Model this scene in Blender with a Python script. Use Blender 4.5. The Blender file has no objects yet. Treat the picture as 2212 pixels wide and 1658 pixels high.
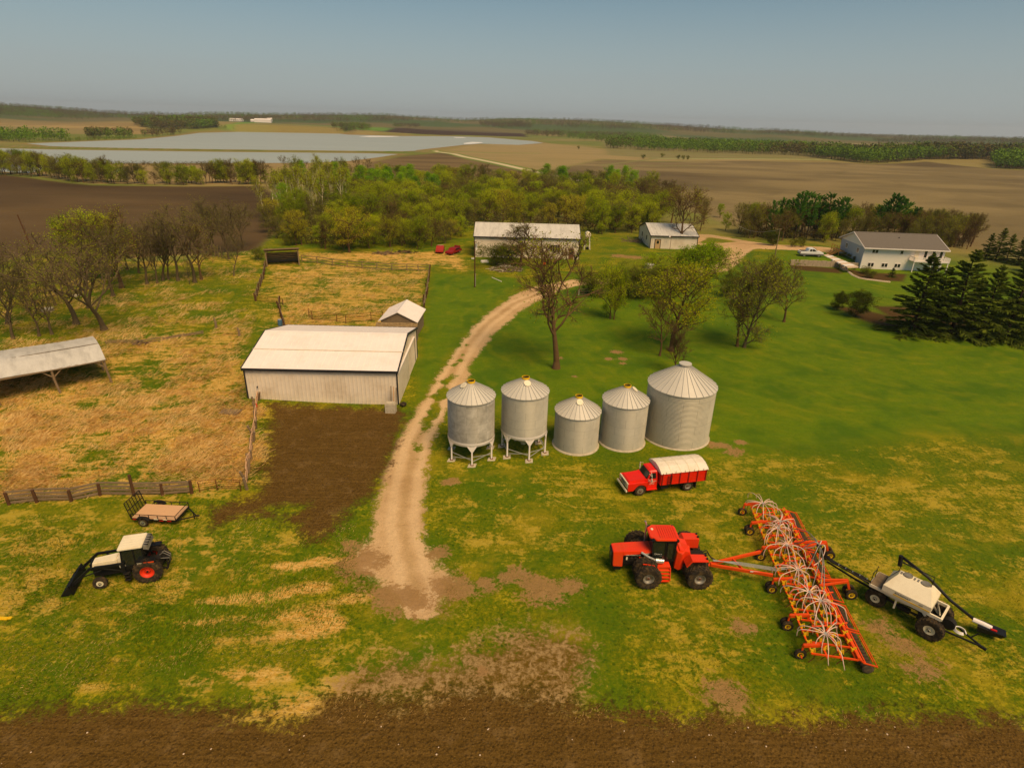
import bpy, math, random
import numpy as np
from mathutils import Vector, Matrix
PI=math.pi; R=math.radians
sc=bpy.context.scene
COL=sc.collection

# ------------------------------------------------------------------ camera
CH=28.5; TH=R(23.7); RO=R(1.5); FP=1287.; CX,CY=1106.,829.      # pixel frame 2212 x 1658
cF=np.array([0,math.cos(TH),-math.sin(TH)]); cU0=np.array([0,math.sin(TH),math.cos(TH)]); cR0=np.array([1.,0,0])
cR=cR0*math.cos(RO)+cU0*math.sin(RO); cU=-cR0*math.sin(RO)+cU0*math.cos(RO)
cam_d=bpy.data.cameras.new('camera'); cam=bpy.data.objects.new('camera',cam_d); COL.objects.link(cam)
cam_d.sensor_width=36; cam_d.lens=36*FP/2212; cam_d.clip_start=.5; cam_d.clip_end=30000
m=Matrix.Identity(4)
for i in range(3): m[i][0]=cR[i]; m[i][1]=cU[i]; m[i][2]=-cF[i]
m[2][3]=CH; cam.matrix_world=m; sc.camera=cam

# ------------------------------------------------------------------ light
SUN_EL=R(56); SUN_AZ=R(146)                 # azimuth from +Y towards +X
w=bpy.data.worlds.new('World'); sc.world=w; w.use_nodes=True
wn=w.node_tree; wn.nodes.clear()
sky=wn.nodes.new('ShaderNodeTexSky'); sky.sky_type='NISHITA'; sky.sun_disc=False
sky.sun_elevation=SUN_EL; sky.sun_rotation=SUN_AZ; sky.air_density=1.0; sky.dust_density=.9; sky.ozone_density=1.0; sky.altitude=400
hs=wn.nodes.new('ShaderNodeHueSaturation'); hs.inputs['Saturation'].default_value=1.05; hs.inputs['Value'].default_value=.86; hs.inputs['Hue'].default_value=.475
bg=wn.nodes.new('ShaderNodeBackground'); bg.inputs['Strength'].default_value=.075
wo=wn.nodes.new('ShaderNodeOutputWorld')
wn.links.new(sky.outputs[0],hs.inputs['Color']); tcw=wn.nodes.new('ShaderNodeTexCoord'); sx=wn.nodes.new('ShaderNodeSeparateXYZ'); wn.links.new(tcw.outputs['Generated'],sx.inputs[0])
mr=wn.nodes.new('ShaderNodeMapRange'); mr.interpolation_type='SMOOTHSTEP'; wn.links.new(sx.outputs[2],mr.inputs['Value']); mr.inputs['From Min'].default_value=-.02; mr.inputs['From Max'].default_value=.24; mr.inputs['To Min'].default_value=.9; mr.inputs['To Max'].default_value=.0
mw=wn.nodes.new('ShaderNodeMix'); mw.data_type='RGBA'; wn.links.new(mr.outputs[0],mw.inputs[0]); wn.links.new(hs.outputs[0],mw.inputs[6]); mw.inputs[7].default_value=(4.7,5.35,5.4,1)   # dusty air low over the horizon
wn.links.new(mw.outputs[2],bg.inputs['Color']); wn.links.new(bg.outputs[0],wo.inputs['Surface'])
sd=bpy.data.lights.new('sun','SUN'); sd.energy=3.85; sd.angle=R(32); sd.color=(1,.715,.40)
sun=bpy.data.objects.new('sun',sd); COL.objects.link(sun)
sdir=Vector((math.sin(SUN_AZ)*math.cos(SUN_EL),math.cos(SUN_AZ)*math.cos(SUN_EL),math.sin(SUN_EL)))
sun.rotation_euler=sdir.to_track_quat('Z','Y').to_euler(); sun.location=(0,0,80)
sc.view_settings.view_transform='Standard'; sc.view_settings.look='None'; sc.view_settings.exposure=0.0; sc.view_settings.gamma=1
sc.render.engine='CYCLES'
sc.cycles.max_bounces=6; sc.cycles.transparent_max_bounces=8; sc.cycles.volume_bounces=0

# ------------------------------------------------------------------ helpers
def lin(h):
    return tuple((((int(h[i:i+2],16)/255)+.055)/1.055)**2.4 if int(h[i:i+2],16)>10 else int(h[i:i+2],16)/255/12.92 for i in (0,2,4))
class NT:
    def __init__(s,name):
        s.m=bpy.data.materials.new(name); s.m.use_nodes=True; s.t=s.m.node_tree; s.t.nodes.clear()
        s.out=s.n('ShaderNodeOutputMaterial')
    def n(s,ty,ins=None,**kw):
        nd=s.t.nodes.new(ty)
        for k,v in kw.items(): setattr(nd,k,v)
        for k,v in (ins or {}).items(): s.set(nd.inputs[k],v)
        return nd
    def set(s,i,v):
        if isinstance(v,bpy.types.NodeSocket): s.t.links.new(v,i)
        elif isinstance(v,(tuple,list)) and len(v)==3 and i.type=='RGBA': i.default_value=(*v,1)
        else: i.default_value=v
    def math(s,op,a,b=0.,c=None,clamp=False):
        nd=s.n('ShaderNodeMath',operation=op,use_clamp=clamp); s.set(nd.inputs[0],a); s.set(nd.inputs[1],b)
        if c is not None: s.set(nd.inputs[2],c)
        return nd.outputs[0]
    def mix(s,f,a,b,bt='MIX'):
        nd=s.n('ShaderNodeMix',data_type='RGBA',blend_type=bt,clamp_factor=True)
        s.set(nd.inputs[0],f); s.set(nd.inputs[6],a); s.set(nd.inputs[7],b); return nd.outputs[2]
    def rng(s,v,a,b,c=0.,d=1.):
        nd=s.n('ShaderNodeMapRange',{'Value':v,'From Min':a,'From Max':b,'To Min':c,'To Max':d},interpolation_type='SMOOTHSTEP'); return nd.outputs[0]
    def noise(s,vec,scale,detail=3,rough=.6,dist=0.):
        return s.n('ShaderNodeTexNoise',{'Vector':vec,'Scale':scale,'Detail':detail,'Roughness':rough,'Distortion':dist}).outputs[0]
    def mapv(s,vec,sc_=(1,1,1),rot=(0,0,0)):
        return s.n('ShaderNodeMapping',{'Vector':vec,'Scale':sc_,'Rotation':rot}).outputs[0]
    def attr(s,name,f=True):
        a=s.n('ShaderNodeAttribute',attribute_name=name); return a.outputs['Fac'] if f else a.outputs['Color']
    def surf(s,col,rough=.8,metal=0.,bump=None,bs=.3,bd=.02,spec=.3,**k):
        p=s.n('ShaderNodeBsdfPrincipled'); s.set(p.inputs['Base Color'],col); s.set(p.inputs['Roughness'],rough); s.set(p.inputs['Metallic'],metal)
        s.set(p.inputs['Specular IOR Level'],spec)
        for kk,v in k.items(): s.set(p.inputs[kk],v)
        if bump is not None:
            b=s.n('ShaderNodeBump',{'Strength':bs,'Distance':bd,'Height':bump}); s.t.links.new(b.outputs[0],p.inputs['Normal'])
        s.t.links.new(p.outputs[0],s.out.inputs['Surface']); s.p=p; return s.m
MATS={}
def mat(name,hexc,rough=.7,metal=0.,var=.18,scale=2.5,dirt=None,dirta=.0,spec=.3,bump=0.,obj=0.,stretch=(1,1,1)):
    if name in MATS: return MATS[name]
    t=NT(name); c=lin(hexc) if isinstance(hexc,str) else hexc
    P=t.n('ShaderNodeTexCoord').outputs['Object']; P=t.mapv(P,stretch)
    n1=t.noise(P,scale,4,.65); n2=t.noise(P,scale*6,3,.6)
    v=t.math('ADD',t.math('MULTIPLY',t.math('SUBTRACT',n1,.5),var*2.2),t.math('MULTIPLY',t.math('SUBTRACT',n2,.5),var*1.1))
    f=t.math('ADD',v,1.)
    if obj:
        oi=t.n('ShaderNodeObjectInfo').outputs['Random']; f=t.math('MULTIPLY',f,t.math('ADD',t.math('MULTIPLY',t.math('SUBTRACT',oi,.5),obj*2),1.))
    col=t.n('ShaderNodeVectorMath',{0:c,1:f},operation='SCALE'); t.set(col.inputs['Scale'],f); col=col.outputs[0]
    if dirt: col=t.mix(t.math('MULTIPLY',t.rng(t.noise(P,scale*.8,5,.7),.42,.72),dirta),col,lin(dirt))
    t.surf(col,rough,metal,n2 if bump else None,bump or .1,.03,spec)
    MATS[name]=t.m; return t.m

def put(o,parent=None,label=None,cat=None,group=None,kind=None):
    if parent is not None: o.parent=parent
    if label: o['label']=label
    if cat: o['category']=cat
    if group: o['group']=group
    if kind: o['kind']=kind
    return o
def thing(name,label,cat,loc=(0,0,0),rz=0.,group=None):
    o=bpy.data.objects.new(name,None); o.empty_display_size=.3; COL.objects.link(o); o.location=loc; o.rotation_euler=(0,0,rz)
    return put(o,None,label,cat,group)
def frame(ax):
    ax=Vector(ax).normalized(); u=ax.orthogonal().normalized(); return ax,u,ax.cross(u)
class B:
    def __init__(s): s.v=[]; s.f=[]
    def add(s,vs,fs):
        k=len(s.v); s.v+= [tuple(p) for p in vs]; s.f+=[tuple(k+i for i in q) for q in fs]; return s
    def hexa(s,p): return s.add(p,[(0,3,2,1),(4,5,6,7),(0,1,5,4),(1,2,6,5),(2,3,7,6),(3,0,4,7)])
    def box(s,x0,x1,y0,y1,z0,z1): return s.hexa([(x0,y0,z0),(x1,y0,z0),(x1,y1,z0),(x0,y1,z0),(x0,y0,z1),(x1,y0,z1),(x1,y1,z1),(x0,y1,z1)])
    def bar(s,p,q,w,h=None,up=(0,0,1)):
        h=h or w; p=Vector(p); q=Vector(q); d=(q-p).normalized(); a=d.cross(Vector(up))
        if a.length<1e-3: a=d.cross(Vector((1,0,0)))
        a.normalize(); b=a.cross(d); a*=w/2; b*=h/2
        return s.hexa([p-a-b,p+a-b,p+a+b,p-a+b,q-a-b,q+a-b,q+a+b,q-a+b])
    def cyl(s,p,q,r0,r1=None,n=12,cap=True):
        r1=r0 if r1 is None else r1; p=Vector(p); q=Vector(q); ax,u,w_=frame(q-p)
        vs=[c+(u*math.cos(2*PI*i/n)+w_*math.sin(2*PI*i/n))*r for c,r in ((p,r0),(q,r1)) for i in range(n)]
        fs=[(i,(i+1)%n,n+(i+1)%n,n+i) for i in range(n)]
        if cap: fs+=[tuple(range(n))[::-1],tuple(range(n,2*n))]
        return s.add(vs,fs)
    def tube(s,pts,r,n=6,r2=None):
        pts=[Vector(p) for p in pts]; vs=[]; m_=len(pts)
        ax,u,_=frame(pts[1]-pts[0])
        for k,p in enumerate(pts):
            d=(pts[min(k+1,m_-1)]-pts[max(k-1,0)]).normalized(); u=(u-d*u.dot(d)).normalized(); w_=d.cross(u)
            rr=r if r2 is None else r+(r2-r)*k/(m_-1)
            vs+=[p+(u*math.cos(2*PI*i/n)+w_*math.sin(2*PI*i/n))*rr for i in range(n)]
        fs=[(k*n+i,k*n+(i+1)%n,(k+1)*n+(i+1)%n,(k+1)*n+i) for k in range(m_-1) for i in range(n)]
        fs+=[tuple(range(n))[::-1],tuple(range((m_-1)*n,m_*n))]
        return s.add(vs,fs)
    def lathe(s,prof,c=(0,0,0),ax='z',n=32,close=False):
        vs=[]
        for r,h in prof:
            for i in range(n):
                a=2*PI*i/n; x,y=r*math.cos(a),r*math.sin(a)
                vs.append((c[0]+x,c[1]+y,c[2]+h) if ax=='z' else (c[0]+x,c[1]+h,c[2]+y) if ax=='y' else (c[0]+h,c[1]+x,c[2]+y))
        m_=len(prof); fs=[(k*n+i,k*n+(i+1)%n,(k+1)*n+(i+1)%n,(k+1)*n+i) for k in range(m_-1) for i in range(n)]
        if close: fs+=[tuple((m_-1)*n+i for i in range(n)),tuple(i for i in range(n))[::-1]]
        return s.add(vs,fs)
    def prism(s,pts,y0,y1,ax='y'):
        n=len(pts); f=(lambda a,b,c:(a,c,b)) if ax=='y' else (lambda a,b,c:(c,a,b)) if ax=='x' else (lambda a,b,c:(a,b,c))
        return s.add([f(a,b,y0) for a,b in pts]+[f(a,b,y1) for a,b in pts],[tuple(range(n)),tuple(range(n,2*n))[::-1]]+[(i,n+i,n+(i+1)%n,(i+1)%n) for i in range(n)])
    def build(s,name,mt,parent=None,smooth=False,bevel=0.,**k):
        me=bpy.data.meshes.new(name); me.from_pydata(s.v,[],s.f); me.materials.append(mt)
        if smooth: me.polygons.foreach_set('use_smooth',[True]*len(me.polygons))
        import bmesh
        bm=bmesh.new(); bm.from_mesh(me); bmesh.ops.recalc_face_normals(bm,faces=bm.faces)
        if bevel:
            bmesh.ops.remove_doubles(bm,verts=bm.verts,dist=1e-5)
            es=[e for e in bm.edges if len(e.link_faces)==2 and e.calc_face_angle(0)>.5]
            bmesh.ops.bevel(bm,geom=es,offset=bevel,segments=2,affect='EDGES',clamp_overlap=True)
        bm.to_mesh(me); bm.free()
        o=bpy.data.objects.new(name,me); COL.objects.link(o); return put(o,parent,**k)
def mesh_np(name,v,f,mts,parent=None,midx=None,smooth=False,attrs=None,link=True,**k):
    v=np.ascontiguousarray(v,np.float32); f=np.ascontiguousarray(f,np.int32); nv,nf,q=len(v),len(f),f.shape[1]
    me=bpy.data.meshes.new(name); me.vertices.add(nv); me.vertices.foreach_set('co',v.ravel())
    me.loops.add(nf*q); me.loops.foreach_set('vertex_index',f.ravel()); me.polygons.add(nf)
    me.polygons.foreach_set('loop_start',np.arange(0,nf*q,q,dtype=np.int32))
    try: me.polygons.foreach_set('loop_total',np.full(nf,q,np.int32))
    except Exception: pass
    for mm in (mts if isinstance(mts,(list,tuple)) else [mts]): me.materials.append(mm)
    if midx is not None: me.polygons.foreach_set('material_index',np.ascontiguousarray(midx,np.int32))
    if smooth: me.polygons.foreach_set('use_smooth',np.ones(nf,bool))
    for an,av in (attrs or {}).items():
        if av.ndim==1: a=me.attributes.new(an,'FLOAT','POINT'); a.data.foreach_set('value',np.ascontiguousarray(av,np.float32))
        else:
            a=me.attributes.new(an,'FLOAT_COLOR','POINT'); a.data.foreach_set('color',np.ascontiguousarray(np.c_[av,np.ones(len(av))],np.float32).ravel())
    me.update(calc_edges=True); me.validate()
    if not link: return me
    o=bpy.data.objects.new(name,me); COL.objects.link(o); return put(o,parent,**k)
def text(s,size,mt,parent,loc,rot,ext=.004,name='lettering',sx=1.):
    cu=bpy.data.curves.new(name,'FONT'); cu.body=s; cu.size=size; cu.extrude=ext; cu.align_x='CENTER'; cu.align_y='CENTER'
    to=bpy.data.objects.new('tmp',cu); COL.objects.link(to); bpy.context.view_layer.update()
    me=bpy.data.meshes.new_from_object(to.evaluated_get(bpy.context.evaluated_depsgraph_get())); bpy.data.objects.remove(to)
    me.name=name; me.materials.clear(); me.materials.append(mt)
    o=bpy.data.objects.new(name,me); COL.objects.link(o); o.location=loc; o.rotation_euler=rot; o.scale=(sx,1,1); return put(o,parent)
def copy_tree(o,parent=None):
    c=o.copy(); COL.objects.link(c)
    if parent is not None: c.parent=parent
    for ch in [x for x in KIDS.get(o.name,[])] if o.name in KIDS else list(o.children): copy_tree(ch,c)
    return c
KIDS={}

# ------------------------------------------------------------------ terrain
rng=np.random.default_rng(5)
_lat=rng.random((128,128))
def vn(x,y,s,o=0):
    x=np.asarray(x)/s+o*17.3+1000; y=np.asarray(y)/s+o*7.7+1000; xi=np.floor(x).astype(int); yi=np.floor(y).astype(int); fx=x-xi; fy=y-yi
    fx=fx*fx*(3-2*fx); fy=fy*fy*(3-2*fy); g=lambda a,b:_lat[a%128,b%128]
    return (g(xi,yi)*(1-fx)+g(xi+1,yi)*fx)*(1-fy)+(g(xi,yi+1)*(1-fx)+g(xi+1,yi+1)*fx)*fy
def fbm(x,y,s,o=0,n=4):
    r=0;a=.5;t=0
    for i in range(n): r=r+a*vn(x,y,s/2**i,o+i); t+=a; a*=.5
    return r/t
def ss(v,a,b):
    t=np.clip((np.asarray(v,float)-a)/(b-a),0,1); return t*t*(3-2*t)
def raydirs(px,py):
    a=(np.asarray(px,float)-CX)/FP; b=(CY-np.asarray(py,float))/FP
    return cF[None]+a[...,None]*cR+b[...,None]*cU
def plane(px,py,z=0.):
    d=raydirs(np.atleast_1d(px),np.atleast_1d(py)); t=(CH-z)/np.maximum(-d[:,2],1e-4); return np.c_[d[:,0]*t,d[:,1]*t]
def sdf(P,x,y):
    """signed distance to polygon, negative inside"""
    x=np.asarray(x,float); y=np.asarray(y,float); d=np.full(x.shape,1e9); ins=np.zeros(x.shape,bool); n=len(P)
    for i in range(n):
        ax,ay=P[i]; bx,by=P[(i+1)%n]; ex,ey=bx-ax,by-ay
        t=np.clip(((x-ax)*ex+(y-ay)*ey)/(ex*ex+ey*ey+1e-12),0,1); d=np.minimum(d,(x-ax-t*ex)**2+(y-ay-t*ey)**2)
        c=((ay>y)!=(by>y))&(x<(bx-ax)*(y-ay)/(by-ay+1e-12)+ax); ins^=c
    d=np.sqrt(d); return np.where(ins,-d,d)
def sline(P,x,y):
    d=np.full(np.shape(x),1e9)
    for (ax,ay),(bx,by) in zip(P[:-1],P[1:]):
        ex,ey=bx-ax,by-ay; t=np.clip(((x-ax)*ex+(y-ay)*ey)/(ex*ex+ey*ey+1e-12),0,1); d=np.minimum(d,(x-ax-t*ex)**2+(y-ay-t*ey)**2)
    return np.sqrt(d)
def PX(pts,z=0.):
    a=np.array(pts,float); return plane(a[:,0],a[:,1],z)
LAKE1=PX([(58,310),(198,305),(306,301),(378,294),(432,287),(594,283),(720,287),(752,291),(864,294),(976,294.5),(1056,297),(1152,305),(1174,309),(1120,313),(1040,310.5),(1001,313),(957,318),(902,324),(893,327),(752,326.5),(540,324),(252,320),(108,315.6)])
LAKE2=PX([(-260,322),(0,320),(108,323),(252,325),(468,328),(792,331),(861,333),(816,340),(752,348),(660,352),(576,352),(360,353),(202,353),(144,350),(120,362),(60,374),(0,370),(-260,372)])
POND=PX([(228,364),(268,364),(272,371),(235,372)])
SKY_X=np.array([-700,0,150,277,370,480,600,700,829,920,1000,1060,1150,1260,1328,1456,1524,1628,1668,1722,1812,1920,2064,2208,2900.])
SKY_Y=np.array([200,222,233,242,245,242,243,243,244,250,254,254,256,257,258.5,267,271.6,279.5,278,281,288,292,293,300,325.])
_d=raydirs(SKY_X,SKY_Y+5); _az=np.arctan2(_d[:,0],_d[:,1]); _el=_d[:,2]/np.hypot(_d[:,0],_d[:,1])
def G(x,y):
    x=np.asarray(x,float); y=np.asarray(y,float); r=np.hypot(x,y); az=np.arctan2(x,y)
    el=np.interp(az,_az,_el); top=np.maximum(CH+el*3000,6)
    z=top*ss(r,1350,2950)*(1-.55*ss(r,3050,4200))
    z+=(fbm(x,y,420,3)-.45)*26*ss(r,1150,1900)*(1-ss(r,2700,2950))
    z+=(fbm(x,y,140,7)-.5)*3.0*ss(r,330,700)*(1-ss(r,1000,1300))*ss(x,60,300)
    kx,ky=plane(385,284)[0]; q=((x-kx)/330)**2+((y-ky-170)/230)**2; z+=15*np.exp(-q*1.3)
    kx,ky=plane(760,292)[0]; q=((x-kx)/150)**2+((y-ky-300)/200)**2; z+=6*np.exp(-q*1.3)
    # rise in the left field and the hill at the right edge
    kx,ky=plane(2150,350)[0]; q=((x-kx)/160)**2+((y-ky)/110)**2; z+=7*np.exp(-q)
    # yard: barn knoll, lawn swells, parking terrace
    z+=.42*np.exp(-(((x+29)/7)**2+((y-59)/8)**2))
    z+=(fbm(x,y,22,11)-.5)*.35*ss(r,14,40)*(1-ss(r,250,400))
    ter=np.where(x>62,ss(y,136.9,138.4),ss(y,126,140))*ss(x,42,62)*(1-ss(x,79,86))*(1-ss(y,152,172)); z=z*(1-.8*ter)+1.25*ter
    near=(r>330)&(r<1300)
    if near.any():
        for L in (LAKE1,LAKE2,POND):
            s_=np.full(x.shape,50.); s_[near]=sdf(L,x[near],y[near]); z=np.where(s_<0,-1.6*ss(-s_,0,10)-.05,z*ss(s_,0,25)+ (.25*ss(s_,0,12) if L is LAKE1 else 0))
        cw=sline(PX([(-200,316),(0,317),(108,319.5),(252,323),(468,326),(752,329),(870,330),(960,327)]),x[near],y[near])
        zz=z[near]; z[near]=np.where(cw<7.4,np.maximum(zz,1.3*(1-ss(cw,2.5,7.5))-.1),zz)
    return z
AZ=np.r_[np.arange(-180,-62,3.),np.arange(-62,62,.25),np.arange(62,180,3.)]*PI/180
RR=3*1.0055**np.arange(0,1440); RR=RR[RR<7800]
NA,NR=len(AZ),len(RR)
gx=RR[:,None]*np.sin(AZ)[None]; gy=RR[:,None]*np.cos(AZ)[None]
gz=np.vstack([G(gx[i:i+200],gy[i:i+200]) for i in range(0,NR,200)])
ELEV=(gz-CH)/RR[:,None]
def at(px,py):
    """pixels of the photograph -> points on the terrain"""
    px=np.atleast_1d(np.asarray(px,float)); py=np.atleast_1d(np.asarray(py,float)); d=raydirs(px,py)
    az=np.arctan2(d[:,0],d[:,1]); s=d[:,2]/np.hypot(d[:,0],d[:,1]); c=np.clip(np.searchsorted(AZ,az),0,NA-1)
    out=np.zeros((len(px),3))
    for i in range(len(px)):
        col=ELEV[:,c[i]]; k=int(np.argmax(col>=s[i]))
        if k==0: k=NR-1
        t=(s[i]-col[k-1])/(col[k]-col[k-1]+1e-12); t=min(max(t,0),1); r=RR[k-1]+(RR[k]-RR[k-1])*t
        out[i]=(r*math.sin(az[i]),r*math.cos(az[i]),0)
    out[:,2]=G(out[:,0],out[:,1]); return out
def A1(px,py): return Vector(at(px,py)[0])
def gz1(x,y): return float(G(np.array([x]),np.array([y]))[0])
def proj(p):
    v=np.array(p)-np.array([0,0,CH]); k=v@cF; return CX+FP*(v@cR)/k, CY-FP*(v@cU)/k
def hgt(b,ty):
    lo,hi=0.,60.
    for _ in range(40):
        m_=(lo+hi)/2
        if proj((b[0],b[1],b[2]+m_))[1]>ty: lo=m_
        else: hi=m_
    return lo
def inpoly_scatter(poly,n,rs):
    P=np.array(poly,float); lo,hi=P.min(0),P.max(0); out=[]
    while len(out)<n:
        q=lo+rs.random((n*3,2))*(hi-lo); out+=list(q[sdf(P,q[:,0],q[:,1])<0])
    return np.array(out[:n])
# ------------------------------------------------------------------ ground zones (outlines read off the photograph, laid on the ground)
def PA(p): p=np.array(p,float); return at(p[:,0],p[:,1])[:,:2]
DRIVE=[PX([(1240,603),(1160,617),(1110,637),(1060,670),(1020,710),(985,760),(950,810),(920,860),(893,905),(868,940),(845,985),(825,1035),(812,1080),(806,1120),(800,1160),(775,1195),(765,1225),(800,1250),(830,1280),(870,1292),(905,1303),(940,1280),(962,1250),(950,1222),(925,1195),(915,1150),(912,1100),(920,1050),(925,990),(940,930),(962,890),(985,855),(1005,830),(1015,790),(1035,760),(1065,722),(1095,695),(1130,668),(1170,645),(1210,627),(1250,614)]),
 PX([(1235,603),(1300,601),(1400,597),(1480,585),(1545,570),(1562,566),(1506,527),(1490,512),(1498,505),(1531,505),(1596,517),(1668,537),(1718,540),(1794,545),(1800,556),(1722,552),(1678,550),(1630,548),(1617,553),(1606,562),(1574,584),(1500,600),(1420,609),(1300,612),(1235,617)])]
ISLE=PX([(1512,526),(1530,512),(1570,518),(1592,526),(1560,529)])
STRIP=PX([(1010,747),(985,790),(964,828),(940,875),(921,915),(903,950),(897,965),(905,990)],0)
GARDEN=PX([(577,874),(576,886),(581,913),(586,925),(577,948),(574,971),(572,993),(566,1016),(565,1046),(563,1063),(520,1083),(465,1096),(458,1140),(500,1122),(560,1112),(600,1116),(640,1140),(668,1168),(700,1158),(740,1123),(762,1093),(812,1052),(840,1003),(858,940),(871,893),(847,882),(700,880),(620,874)])
GISLE=PX([(580,1100),(620,1093),(665,1090),(655,1110),(620,1116),(590,1112)])
FIELD=PX([(-700,1545),(0,1541),(150,1524),(300,1517),(400,1524),(550,1545),(650,1541),(700,1503),(760,1500),(820,1515),(900,1510),(960,1500),(1030,1495),(1100,1500),(1180,1502),(1230,1510),(1260,1525),(1356,1537),(1556,1541),(1756,1551),(1956,1541),(2212,1551),(2900,1560),(3300,2600),(1106,3000),(-1300,2600)])
PATCH=[(785,1215,1.8),(850,1290,1.5),(905,1305,1.4),(955,1262,1.1),(945,1195,.9),(760,1180,.9),(975,1041,.75),(1155,1262,1.1),(1175,1278,1.5),(1200,1292,1.1),(1235,1266,.9),(1125,1240,.9),(1090,1248,.8),(895,1330,.5),(1000,1268,1.2),(1050,1262,.8),(1610,1358,1.2),(1566,1502,1.6),(1900,1352,1.3),(1945,1395,1.9),(1990,1440,1.7),(2030,1300,.4),
 (1585,975,.9),(1560,962,.8),(1330,760,.9),(1315,775,.6),(1345,775,.7),(1345,785,.5),(1340,553,2.2),(1370,556,2.2),(1400,557,2),(1545,960,.8),(1240,813,.4),(1212,774,.5),(1040,1450,.5),(1600,955,.6)]
LFIELD=PX([(-500,372),(0,378),(60,385),(140,396),(200,402),(400,404),(568,404),(600,430),(600,500),(560,540),(430,560),(330,565),(200,560),(110,543),(60,552),(0,568),(-500,640)])
RFIELD=PX([(1150,378),(1300,345),(1416,350),(1600,348),(1794,352),(1880,356),(2000,354),(2136,366),(2212,370),(2900,400),(2900,620),(2400,560),(2212,560),(2110,545),(2060,520),(1800,500),(1600,492),(1530,470),(1440,440),(1250,400)])
MHILL=PX([(800,352),(870,338),(960,330),(1010,345),(1080,360),(1160,376),(1230,384),(1200,400),(1000,400),(850,398),(760,385)])
WET=PX([(960,327),(1020,313),(1170,309),(1300,322),(1400,338),(1790,347),(1416,349),(1300,344),(1170,371),(1080,352),(1003,338)])
MARSH=PX([(100,352),(200,354),(360,354),(576,353),(800,341),(820,352),(700,385),(570,401),(400,400),(200,398),(100,385),(60,375)])
DSTRIP=PA([(812,277),(860,274),(1000,277),(1128,288),(1140,296),(1040,293),(900,290),(812,284)])
LTAN=PA([(-500,240),(0,251),(150,257),(290,259),(300,270),(330,280),(345,290),(250,290),(195,283),(100,275),(0,272),(-500,275)])
GMEAD=PA([(470,275),(500,268),(600,267),(720,271),(850,278),(830,284),(720,284),(594,281),(480,284)])
RTAN=PA([(1416,284),(1540,288),(1685,292),(1866,308),(1900,318),(1848,322),(1720,310),(1668,302),(1416,298)])
RTAN2=PA([(1300,296),(1420,294),(1600,302),(1725,312),(1850,326),(1880,345),(1725,342),(1416,342),(1310,335)])
ROADS=[(PX([(-200,316.5),(0,317.5),(108,320),(252,323),(468,326),(752,329),(870,330),(944,328.5)]),3.2,'85764a','4a6a1a'),
 (PX([(944,328.5),(980,333),(1002,339),(1072,353),(1149,370.5),(1200,380),(1290,400)]),3.6,'cdbb95','5d7c22'),
 (PX([(980,328),(1060,331),(1160,332)]),3.,'8b8a4a','6b7a30'),
 (PX([(1416,343),(1500,344),(1600,344.5),(1700,345.5),(1794,348)]),3.5,'a8a070','6f8438'),
 (PX([(1500,359),(1300,358),(1416,343)]),1.5,'8a7c50','70783a')]
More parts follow.
